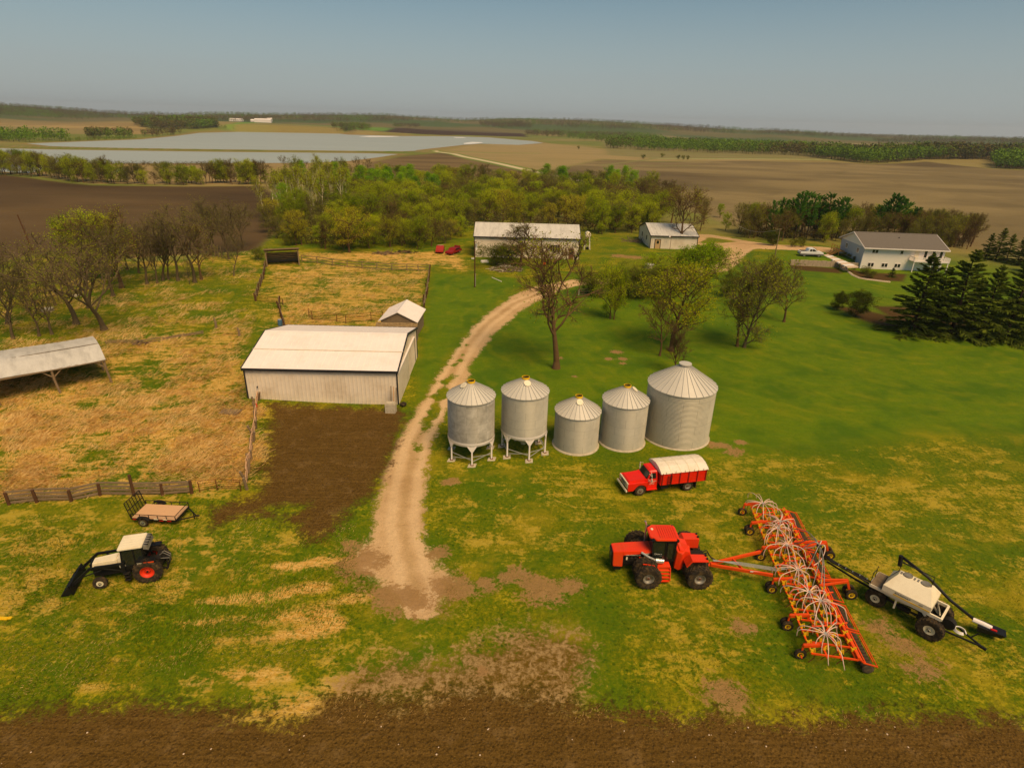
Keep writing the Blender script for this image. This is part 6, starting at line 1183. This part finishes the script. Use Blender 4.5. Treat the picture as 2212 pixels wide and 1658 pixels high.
def proto(kind,i):
    k=(kind,i)
    if k in PROTO: return PROTO[k]
    s=i*7+len(kind)*31
    PROTO[k]={'bare':lambda:make_tree(s+1,'grey','brown',r=.23,bole=.36,limbs=9,sub=6,sub2=5,tw=6,spread=.48,gn=.2,nleaf=2000,ls=.055,tww=.026),
     'oak':lambda:make_tree(s+2,'brown','brown',r=.22,bole=.3,limbs=10,sub=7,sub2=5,tw=7,spread=.44,gn=.2,nleaf=2200,ls=.07,tww=.026),
     'bud':lambda:make_tree(s+3,'brown','olive',r=.17,bole=.12,limbs=15,sub=7,sub2=5,tw=4,spread=.46,nleaf=9500,ls=.095,lj=.34),
     'scrub':lambda:make_tree(s+13,'grey','brown',r=.15,bole=.08,limbs=15,sub=7,sub2=6,tw=6,spread=.46,nleaf=5200,ls=.085,lj=.32),
     'leafy':lambda:make_tree(s+4,'brown','green',r=.17,bole=.14,limbs=13,sub=7,sub2=5,tw=3,spread=.40,nleaf=6000,ls=.11,lj=.28),
     'bright':lambda:make_tree(s+5,'white','bright',r=.13,bole=.22,limbs=14,sub=6,sub2=5,tw=3,spread=.27,ang=(.4,.8),nleaf=5200,ls=.10,lj=.25,up=.16),
     'yellow':lambda:make_tree(s+6,'brown','yellow',r=.2,bole=.2,limbs=13,sub=7,sub2=5,tw=4,spread=.46,nleaf=7000,ls=.085,lj=.26),
     'aspen':lambda:make_tree(s+7,'white','olive',r=.17,bole=.42,limbs=9,sub=5,sub2=4,tw=5,spread=.26,ang=(.35,.75),nleaf=1900,ls=.07,up=.2,gn=.13),
     'vase':lambda:make_tree(s+8,'brown','brown',r=.2,bole=.16,limbs=13,sub=7,sub2=6,tw=7,spread=.52,ang=(.5,.95),gn=.14,up=.16,nleaf=1500,ls=.05,profile='vase',tww=.026),
     'round':lambda:make_tree(s+19,'dark','roundl',r=.1,bole=.03,top=.7,limbs=26,sub=7,sub2=5,tw=4,spread=.40,ang=(.3,1.3),multi=4,nleaf=11000,ls=.12,lj=.3,up=.1),
     'bush':lambda:make_tree(s+9,'brown','bushg',r=.12,bole=.05,top=.6,limbs=22,sub=7,sub2=5,tw=5,spread=.52,ang=(.5,1.35),multi=5,nleaf=6500,ls=.14,lj=.35,up=.12),
     'spruce':lambda:make_conifer(s+10),'pine':lambda:make_conifer(s+11,'pine')}[kind](); return PROTO[k]
trs=np.random.default_rng(77)
NAMES=dict(bare='bare_tree',oak='bare_tree',bud='budding_tree',scrub='scrub_tree',leafy='leafy_tree',bright='leafy_tree',yellow='leafy_tree',aspen='aspen_tree',vase='bare_tree',bush='bush',round='round_shrub',spruce='spruce_tree',pine='pine_tree')
def plant(kind,x,y,h,label,group=None,var=None,rz=None,w=1.,tilt=(0,0),z=None):
    tm,cm=proto(kind,int(trs.integers(0,3)) if var is None else var); o=bpy.data.objects.new(NAMES[kind],None); COL.objects.link(o); o.empty_display_size=.3
    o.location=(x,y,gz1(x,y) if z is None else z); s=h/10; o.scale=(s*w,s*w,s); o.rotation_euler=(tilt[0],tilt[1],trs.uniform(0,6.28) if rz is None else rz)
    put(o,None,label,'bush' if kind in('bush','round') else 'tree',group)
    for n,m_ in (('trunk',tm),('crown',cm)): c=bpy.data.objects.new(n,m_); COL.objects.link(c); c.parent=o
    return o
def pp(kind,px,py,ty,label,group=None,w=1.,**k):
    p=A1(px,py); return plant(kind,p.x,p.y,hgt(p,ty),label,group,w=w,**k)
# trees of the yard, each told apart
pp('oak',1201,795,500,'tall bare tree standing on the lawn just behind the steel bins',w=1.2,var=0,rz=1.)
pp('vase',1457,806,690,'low bare tree with a dense vase of twigs right behind the largest bin',w=1.0,var=0)
pp('oak',1425,768,640,'slim bare tree left of the vase shaped tree behind the bins',w=.8,var=1)
pp('yellow',1450,758,570,'large yellow green tree leaning over the lawn behind the bins',w=1.35,var=1,tilt=(0,R(8)))
pp('bud',1318,688,565,'olive budding tree with two thin trunks by the dark plank fence, left trunk',w=.85,var=0); pp('bud',1326,690,575,'olive budding tree with two thin trunks by the dark plank fence, right trunk',w=.7,var=1)
pp('oak',1592,748,575,'thinner left tree of the bare pair on the right lawn',w=.85,var=2); pp('scrub',1607,750,545,'larger right tree of the bare pair on the right lawn',w=1.,var=1)
pp('oak',1693,695,585,'wide brownish tree on the lawn right of the bare pair',w=1.15,var=0,rz=2.); 
pp('leafy',1475,628,528,'fresh green tree left of the gravel yard turn, below the garage',w=1.6,var=0); pp('leafy',1522,622,524,'fresh green tree beside the gravel yard, right of its twin',w=1.5,var=1); pp('leafy',1405,612,543,'pale green tree at the right end of the dark plank fence',w=1.5,var=2); pp('leafy',1548,600,530,'light green tree nearest the gravel yard edge',w=1.2,var=2); pp('bush',1430,622,575,'small green bush left of the fresh green trees',w=1.3,var=1)
pp('bush',1570,640,578,'brown bush by the gravel yard corner',w=1.1,var=2); pp('scrub',1640,668,565,'greyish scrub tree between the bare pair and the wide brownish tree',w=.95,var=0)
for i,(px,py,ty) in enumerate(((1268,632,592),(1290,640,585),(1355,640,575),(1385,645,578),(1405,640,585),(1262,606,585),(1345,625,585))): pp('bush',px,py,ty,'low olive brown shrub growing along the dark plank fence','shrubs along the plank fence',w=1.25)
pp('oak',1124,574,474,'spreading bare oak in front of the long metal shed',w=1.8,var=2,rz=.4)
pp('bush',1098,572,520,'large dense bush in front of the metal shed above the brush pile',w=1.9,var=0); pp('bush',1072,572,530,'smaller dense bush at the left of the brush pile',w=1.4,var=1)
pp('oak',1472,536,398,'bare tree standing in front of the right half of the garage',w=1.15,var=1,rz=2.2)
pp('round',1671,530,497,'round yellow green bush left of the slim power pole',w=1.35,var=2); pp('bush',1712,533,515,'small brown bush behind the white pickup, left one',w=1.2,var=0); pp('bush',1731,533,513,'small yellowish bush behind the white pickup, right one',w=1.2,var=1)
pp('round',1806,670,630,'small dark round shrub, left of two on the right lawn',w=1.05,var=2); pp('round',1845,684,626,'larger dark round shrub, right of two on the right lawn',w=1.2,var=0)
pp('bush',1878,600,583,'yellow green shrub in the garden bed before the house',w=1.7,var=1); pp('bush',1865,591,574,'brown shrub at the left end of the house bed',w=1.5,var=2)
pp('spruce',1926,598,578,'little dark green conifer in the bed against the house',w=1.5,var=0); pp('bush',1846,582,574,'small green plant beside the garden steps',w=1.2,var=0)
for x,y in ((1822,552),(1834,556),(1845,561)): pp('bush',x,y+1,y-8,'small dark shrub at the foot of the blue grey house side','shrubs by the house side',w=1.4)
p=A1(700-60,828); o=pp('oak',683,866,838,'tiny leafless sapling against the front wall of the big barn',w=.8,var=2)
for px,py,ty,w_,lb in ((1968,719,548,.95,'large dark spruce, leftmost of the near row, hiding the balcony'),(2052,724,538,.95,'large dark spruce, second from the left in the near row'),(2113,730,572,.8,'dark spruce, third in the near row on the right lawn'),(2168,736,545,.85,'dark spruce, fourth in the near row at the right edge'),(2222,740,560,.9,'dark spruce cut by the right edge of the picture')): pp('spruce',px,py,ty,lb,w=w_*1.22)
for px,py,ty in ((2010,715,575),(2085,722,600),(2190,715,560)): pp('spruce',px,py,ty,'dark spruce filling the gaps behind the near row on the right','spruces behind the near row',w=1.1)
for px,py,ty in ((2128,560,503),(2150,562,492),(2172,566,505),(2195,572,510),(2218,575,498),(2235,590,500)): pp('spruce',px,py,ty,'dark spruce in the clump behind the house at the right edge','spruces behind the house',w=1.0)
# windbreak behind the house
for i in range(96):
    u=trs.random(); px=1585+u*520; py=505+u*22+trs.normal(0,6); k=trs.choice(['oak','scrub','bud','oak'],p=[.35,.35,.1,.2]); p=A1(px,py); plant(k,p.x,p.y,trs.uniform(6.3,9.6),'brown bare tree in the windbreak behind the farmhouse','trees of the house windbreak',w=.9)
for px,py,ty in ((1662,515,444),(1682,514,440),(1700,512,442),(1715,516,426),(1728,512,424),(1741,516,430),(1758,512,433),(1777,514,428),(1795,516,442),(1806,514,436),(1812,512,438),(1884,520,455),(1898,518,443),(1912,520,432),(1926,520,436),(1941,520,446),(1964,522,458)): pp('pine',px,py,ty-9,'tall green pine rising above the brown windbreak behind the house','pines of the house windbreak',w=.95)
for px,py,ty in ((1960,526,468),(2078,532,478),(2088,538,492),(2030,530,470),(2010,528,462),(2060,534,476)): pp('vase',px,py,ty,'grey twiggy bare tree at the right end of the windbreak','bare trees ending the windbreak',w=1.1)
for px,py,ty in ((1567,498,458),(1600,500,452),(1555,470,440)): pp('leafy' if px<1570 else 'oak',px,py,ty,'small budding tree behind the gravel yard turn','trees behind the gravel turn')
for px,py,ty in ((1425,470,405),(1405,478,418),(1450,482,400),(1500,478,415),(1520,485,425),(1512,498,440)): pp('oak',px,py,ty,'bare grey tree behind the garage','bare trees behind the garage',w=1.05)
for px,py,ty in ((1395,500,455),(1413,480,435)): pp('spruce',px,py,ty,'thin dark spruce behind the garage','spruces behind the garage',w=.7)
# bare row on the pasture edge
ROW=[(28,732,575,0),(85,726,600,1),(112,722,590,1),(165,700,505,1.35),(226,712,490,1.2),(15,700,560,0),(263,622,445,1.2),(300,590,480,0),(318,614,470,0),(340,612,500,0),(352,606,468,0),(364,604,500,0),(385,606,452,0),(421,610,440,0),(435,604,480,0),(455,552,430,0),(468,552,425,0),(505,596,500,.7),(515,545,435,0),(527,535,425,0),(200,600,460,1.1),(275,582,470,0),(232,600,450,1.2),(150,640,560,0),(60,660,590,0),(410,614,560,.6),(495,560,450,0),(120,660,545,1),(192,665,480,1),(245,640,470,1),(-12,715,540,1)]
for i,(px,py,ty,w_) in enumerate(ROW):
    k='bud' if i in (20,22) else ('oak' if i in (6,14) else 'bare'); lb={3:'broad bare tree with forking trunk, largest at the left pasture edge',4:'tall bare tree just above the open pole shed roof',6:'thick trunked bare tree in the middle of the left row',17:'thin lone bare tree at the right end of the left row',20:'olive leafed tree at the back of the left tree row',22:'tall budding tree towering over the back of the left tree row',0:'crooked bare tree at the far left edge of the picture'}.get(i,'bare grey tree in the row along the left pasture')
    pp(k,px,py,ty,lb,None if i in (0,3,4,6,17,20,22) else 'bare trees along the left pasture',w=(w_ or 1.)*1.08,tilt=(0,R(trs.uniform(-5,5))))
# the wood behind the sheds
MW=[(566,478),(590,432),(640,404),(750,398),(900,392),(1060,398),(1180,402),(1280,402),(1400,418),(1450,432),(1440,480),(1390,505),(1290,505),(1262,480),(1020,480),(1012,515),(940,532),(900,538),(720,542),(650,532),(600,522),(570,520)]
cand=inpoly_scatter(MW,2600,trs); cw=at(cand[:,0],cand[:,1]); chosen=[]
for (px,py),q in zip(cand,cw):
    md=4.3+ (q[1]-140)*.02
    if all((q[0]-a)**2+(q[1]-b_)**2>md*md for a,b_ in chosen[-400:]): chosen.append((q[0],q[1])); 
    else: continue
    if len(chosen)>298: break
    nz=float(fbm(np.array([q[0]]),np.array([q[1]]),45,41)[0])+trs.normal(0,.06)
    if px<760 and 400<py<478: k='aspen' if trs.random()<.72 else ('bright' if trs.random()<.4 else 'bud')
    elif 780<px<960 and py<440: k='bright' if nz>.42 else 'bud'
    elif py<425 and px>1150: k='bright' if trs.random()<.28 else ('bud' if trs.random()<.4 else 'scrub')
    elif px>1240: k='oak' if nz>.5 else ('scrub' if nz>.42 else 'bud')
    else: k=trs.choice(['bud','scrub','yellow','leafy','oak','bud'],p=[.3,.22,.1,.1,.16,.12])
    h={'aspen':13.5,'bright':11,'bud':9.4,'scrub':8.6,'oak':9.6,'leafy':8.,'yellow':8.6}[k]*trs.uniform(.8,1.12)
    if py>505: h*=.78
    lb={'aspen':'pale trunked leafless aspen at the left of the wood behind the corral','bright':'bright green leafing tree standing in the wood','bud':'olive budding tree in the wood behind the sheds','scrub':'brownish scrub tree in the wood behind the sheds','oak':'grey brown bare tree in the wood behind the sheds','leafy':'small green leafing tree in the wood','yellow':'golden green leafing tree in the wood'}[k]
    plant(k,q[0],q[1],h,lb,{'aspen':'aspens of the wood','bright':'bright trees of the wood','bud':'olive trees of the wood','scrub':'scrub trees of the wood','oak':'bare trees of the wood','leafy':'green trees of the wood','yellow':'golden trees of the wood'}[k],w=1.0 if k in ('aspen','bright') else 1.3)
pp('yellow',1105,505,412,'big yellow green tree rising right behind the metal shed',w=1.15,var=0); pp('yellow',1185,492,436,'smaller yellow green tree behind the right half of the metal shed',w=1.,var=2); pp('yellow',1240,500,420,'golden budding tree between the shed and the garage',w=1.,var=1); pp('leafy',1300,505,438,'fresh green tree right of the fuel tank',w=.9,var=2)
pp('yellow',755,545,445,'broad golden green tree at the corral wood edge',w=1.45,var=2); pp('leafy',905,530,470,'yellowish green tree left of the red cars',w=1.,var=0); pp('yellow',640,530,452,'yellow olive tree behind the wooden shelter',w=1.,var=1); pp('bush',625,530,505,'low olive bush behind the wooden shelter',w=1.6); pp('bush',560,560,535,'brown bush left of the wooden shelter',w=1.4)
for px,py,ty in ((618,372,335),(725,375,338),(778,372,336),(795,374,338),(660,370,345)): pp('bare',px,py,ty,'round headed bare tree on the lake side of the wood','bare trees on the lake side',w=1.1)
# shelter belt between field and lake
for i in range(88):
    u=(i+trs.random())/88; px=-15+u*590; py=np.interp(px,[0,60,110,160,220,320,570],[377,380,386,392,397,400,398])+trs.uniform(-5,1); k=trs.choice(['bud','scrub','leafy','bare','oak'],p=[.38,.2,.12,.15,.15])
    if 255<px<395 and trs.random()<.35: continue
    p=A1(px,py); plant(k,p.x,p.y,trs.uniform(6,12)*(.8 if 250<px<400 else 1),'tree in the belt between the brown field and the lake','trees between field and lake',w=1.15)
for px,py in ((1389,343),(1465,344),(1476,345),(1486,345),(1250,322),(1430,340)): p=A1(px,py); plant('bush',p.x,p.y,4,'dark round shrub alone in the tan wetland','shrubs in the wetland',w=1.0)

# ------------------------------------------------------------------ far woods: trees nobody could count
def far_mat():
    t=NT('far_wood_foliage'); P=t.n('ShaderNodeTexCoord').outputs['Object']; a=t.attr('tint'); n=t.noise(P,.5,3,.7)
    c=t.mix(t.rng(a,.46,.62),t.mix(n,lin('544828'),lin('6a5c36')),t.mix(n,lin('56701a'),lin('6c8a20')))
    d=t.n('ShaderNodeBsdfDiffuse'); t.set(d.inputs['Color'],c); t.t.links.new(d.outputs[0],t.out.inputs['Surface']); return t.m
FM=far_mat()
def far_wood(name,poly,n,h=(7,11),k=15,green=0.,seed=1,label=None):
    rs=np.random.default_rng(seed); s=inpoly_scatter(poly,n,rs); P=at(s[:,0],s[:,1]); N=len(P); H=rs.uniform(*h,N); tint=fbm(P[:,0],P[:,1],90,5)*.75+rs.normal(0,.05,N)+.13+green; k=int(k*2.6)
    off=nrm(rs.normal(size=(N,k,3)))*rs.uniform(.3,1,(N,k,1))**.5; C=P[:,None]+np.stack([off[...,0]*H[:,None]*.36,off[...,1]*H[:,None]*.36,H[:,None]*(.58+off[...,2]*.42)],-1)
    V,F=quads_at(C.reshape(-1,3),np.repeat(H*.056,k)*rs.uniform(.6,1.4,N*k),rs,.75); T=np.repeat(tint,k*4)
    V2,F2=strips(P-np.array([0,0,.5]),np.tile([0,0,1.],(N,1)),H*.6,.14,.08,rs); V=np.vstack([V,V2]); F=np.vstack([F,F2+len(T)]); T=np.r_[T,np.repeat(tint*0,4)]
    o=mesh_np(name,V,F,FM,attrs={'tint':T.astype(np.float32)}); return put(o,None,label,'wood',None,'stuff')
far_wood('far_hill_wood',[(-40,225),(0,229),(140,237),(277,247),(480,247),(600,248),(829,248.5),(960,257),(1060,258.5),(1280,261),(1330,263),(1456,271),(1540,276),(1668,282),(1722,285),(1812,292),(1920,296),(2064,298),(2250,304),(2250,312),(2100,306),(1920,301),(1810,298),(1660,291),(1540,288),(1416,282),(1300,279),(1240,277),(1180,272),(1120,274),(1030,266),(960,264),(900,262),(830,264),(700,264),(640,262),(500,264),(470,262),(290,256),(180,259),(0,251),(-40,250)],11000,(9,14),7,0,3,'dark woods covering the far hills along the horizon')
far_wood('far_knoll_wood',[(290,268),(330,264),(400,263),(462,267),(474,277),(430,280),(350,280),(300,274)],1000,(11,15),14,-.03,4,'dark dense wood on the knoll left beyond the lake')
far_wood('far_shore_wood',[(718,275),(760,273),(800,278),(800,283),(750,282),(720,278)],260,(9,12),12,0,5,'small wood on the far shore right of the knoll wood')
far_wood('far_shore_wood',[(850,271),(905,272),(907,276),(850,276)],110,(8,11),12,-.05,6,'little dark wood beyond the lake before the dark strip')
far_wood('far_field_wood',[(1034,268),(1100,268),(1149,270),(1149,277),(1100,277),(1045,275)],420,(9,13),12,-.03,7,'brown wood beyond the dark strip in the centre distance')
far_wood('middle_wood',[(1137,289),(1200,288),(1300,291),(1400,294),(1428,302),(1400,312),(1302,307),(1200,297),(1135,294)],900,(9,13),16,.06,8,'green and brown wood in the middle distance right of the lake')
far_wood('right_wood',[(1306,314),(1420,312),(1600,318),(1725,324),(1850,338),(1905,336),(2030,330),(2300,332),(2300,368),(2230,368),(2150,364),(2140,345),(2010,345),(1938,351),(1884,354),(1848,351),(1725,336),(1596,333),(1416,326),(1306,320)],3600,(10,15),18,.08,9,'long wood crossing the right distance, patched bright green and brown')
far_wood('right_edge_wood',[(1880,304),(2000,303),(2220,306),(2220,314),(2050,312),(1900,310)],600,(8,12),10,-.1,10,'dark wood strip far away at the right')
far_wood('shore_trees',[(-20,298),(60,300),(140,302),(150,306),(60,308),(0,306)],90,(8,14),22,.06,11,'clumped trees on the far left lake shore')
far_wood('shore_trees',[(190,295),(290,296),(290,299),(192,299)],70,(9,13),22,-.08,12,'row of dark trees on the lake shore before the tan field')
far_wood('shore_trees',[(306,292),(340,292),(390,288),(392,291),(340,296),(308,296)],40,(8,11),22,0,13,'few trees on the lake shore under the knoll wood')
far_wood('shore_bushes',[(140,303),(200,301),(300,298),(300,300),(200,304),(140,306)],160,(2,4),12,.1,14,'low shrubs fringing the far lake shore')
far_wood('meadow_bushes',[(470,276),(720,278),(730,282),(480,281)],160,(2,5),10,.02,15,'scattered shrubs in the green meadow beyond the lake')
far_wood('reed_fringe',[(205,353),(360,354),(576,353),(570,358),(360,359),(205,358)],700,(1,2.4),8,-.2,16,'brown reeds and scrub fringing the near lake shore')
far_wood('undergrowth',[(580,520),(600,470),(900,420),(1250,410),(1430,440),(1400,500),(1260,500),(1010,500),(930,528),(720,540),(640,528)],1500,(1.5,3.5),22,-.04,17,'tangled brown undergrowth under the trees of the wood')
far_wood('undergrowth',[(1600,505),(1700,508),(1850,512),(2080,528),(2080,536),(1850,522),(1700,518),(1600,512)],260,(1.5,3.),22,-.2,18,'dark undergrowth below the windbreak trees')

# ------------------------------------------------------------------ grass
def grassmat(name,a,b_):
    t=NT(name); P=t.n('ShaderNodeTexCoord').outputs['Object']; c=t.mix(t.rng(t.noise(P,.8,4,.7),.3,.7),lin(a),lin(b_)); c=t.mix(t.rng(t.noise(P,7,2),.4,.7),c,lin(a))
    return t.surf(c,.9,0,spec=.1)
def tufts(name,polys,n,hgt_,bl,wd,mt,seed,label,keep=None,ang=.9,spread=.22):
    rs=np.random.default_rng(seed); S=[]
    ar=[abs(sum(P[i][0]*P[(i+1)%len(P)][1]-P[(i+1)%len(P)][0]*P[i][1] for i in range(len(P)))) for P in polys]
    for P,a in zip(polys,ar): S.append(inpoly_scatter(P,int(n*a/sum(ar))+1,rs))
    s=np.vstack(S); Q=at(s[:,0],s[:,1])
    if keep is not None: Q=Q[keep(Q[:,0],Q[:,1],rs)]
    N=len(Q); th=(fbm(Q[:,0],Q[:,1],3.5,51)-.5)*5+rs.normal(0,.5,N)
    Q=np.repeat(Q,bl,0)+np.c_[rs.normal(0,spread,(N*bl,2)),np.zeros(N*bl)]; Q[:,2]-=.03; th=np.repeat(th,bl)+rs.normal(0,.45,N*bl); el=rs.uniform(.15,ang,N*bl); L=rs.uniform(*hgt_,N*bl)
    d=np.stack([np.cos(th)*np.cos(el),np.sin(th)*np.cos(el),np.sin(el)],1); V,F=strips(Q,d,L,wd,wd*.25,rs)
    return put(mesh_np(name,V,F,mt),None,label,'grass',None,'stuff')
def nz_keep(thr,s=4.,o=61,inv=False):
    def f(x,y,rs):
        v=fbm(x,y,s,o)+rs.normal(0,.06,len(x)); k=(v<thr) if inv else (v>thr)
        for P in (GARDEN,FIELD,DRIVE[0]): k&=sdf(P,x,y)>.25
        c=(np.abs((x+20.5))<8.2)&(np.abs(y-65.45)<7.2); return k&~c
    return f
PAST=[(0,740),(200,710),(400,640),(560,600),(560,700),(535,720),(528,860),(575,885),(565,1040),(420,1062),(0,1085)]
CORR=[(575,600),(640,570),(920,585),(905,700),(600,705),(560,660)]
tufts('dry_grass',[PAST,CORR,[(0,560),(560,545),(560,600),(200,700),(0,740)],[(640,545),(940,552),(1010,575),(930,570),(660,562)]],26000,(.35,.85),5,.022,grassmat('straw_blades','cca258','f0d08c'),21,'long dry straw coloured grass lying over the pasture and corral',nz_keep(.47),.75)
tufts('yard_straw',[[(0,1095),(440,1075),(760,1115),(790,1300),(700,1440),(400,1480),(0,1500)]],4500,(.1,.26),5,.011,grassmat('short_straw_blades','caa052','ecca84'),25,'short dry straw scattered over the left yard grass',nz_keep(.46,3.,63),.8)
tufts('green_grass',[PAST,CORR,[(0,560),(560,545),(560,600),(200,700),(0,740)],[(0,1100),(440,1080),(760,1110),(800,1300),(700,1440),(640,1500),(0,1530)]],15000,(.15,.4),5,.02,grassmat('green_blades','4a6a04','7c940c'),22,'green spring grass growing through the dry pasture',nz_keep(.45,4.,61,True),1.2)
tufts('lawn_grass',[[(930,980),(1330,1000),(1700,960),(2212,960),(2212,1530),(1360,1520),(1300,1340),(960,1340),(940,1200)],[(0,1250),(700,1250),(700,1440),(0,1520)]],22000,(.07,.18),4,.018,grassmat('short_blades','4a600a','8a8a1c'),23,'short rough grass of the yard around the machines',nz_keep(.3,3,71),1.2,.12)
tufts('verge_straw',[[(100,1520),(300,1505),(545,1490),(720,1500),(1000,1495),(1260,1520),(1700,1535),(2212,1535),(2212,1570),(1700,1575),(1200,1560),(700,1555),(400,1545),(100,1545)]],900,(.08,.22),4,.011,grassmat('verge_blades','b48a48','dcb878'),24,'pale dry grass on the edge of the ploughed field',lambda x,y,rs: fbm(x,y,2.5,91)>.5,.8)
# ------------------------------------------------------------------ haze: thin dusty air over the whole farm
t=NT('haze_air'); pv=t.n('ShaderNodeVolumePrincipled'); pv.inputs['Color'].default_value=(.94,.97,1.0,1); pv.inputs['Density'].default_value=1.0e-4; pv.inputs['Anisotropy'].default_value=.2
t.t.links.new(pv.outputs[0],t.out.inputs['Volume'])
o=B().box(-9000,9000,-9000,9000,-5,120).build('haze',t.m); o['kind']='stuff'
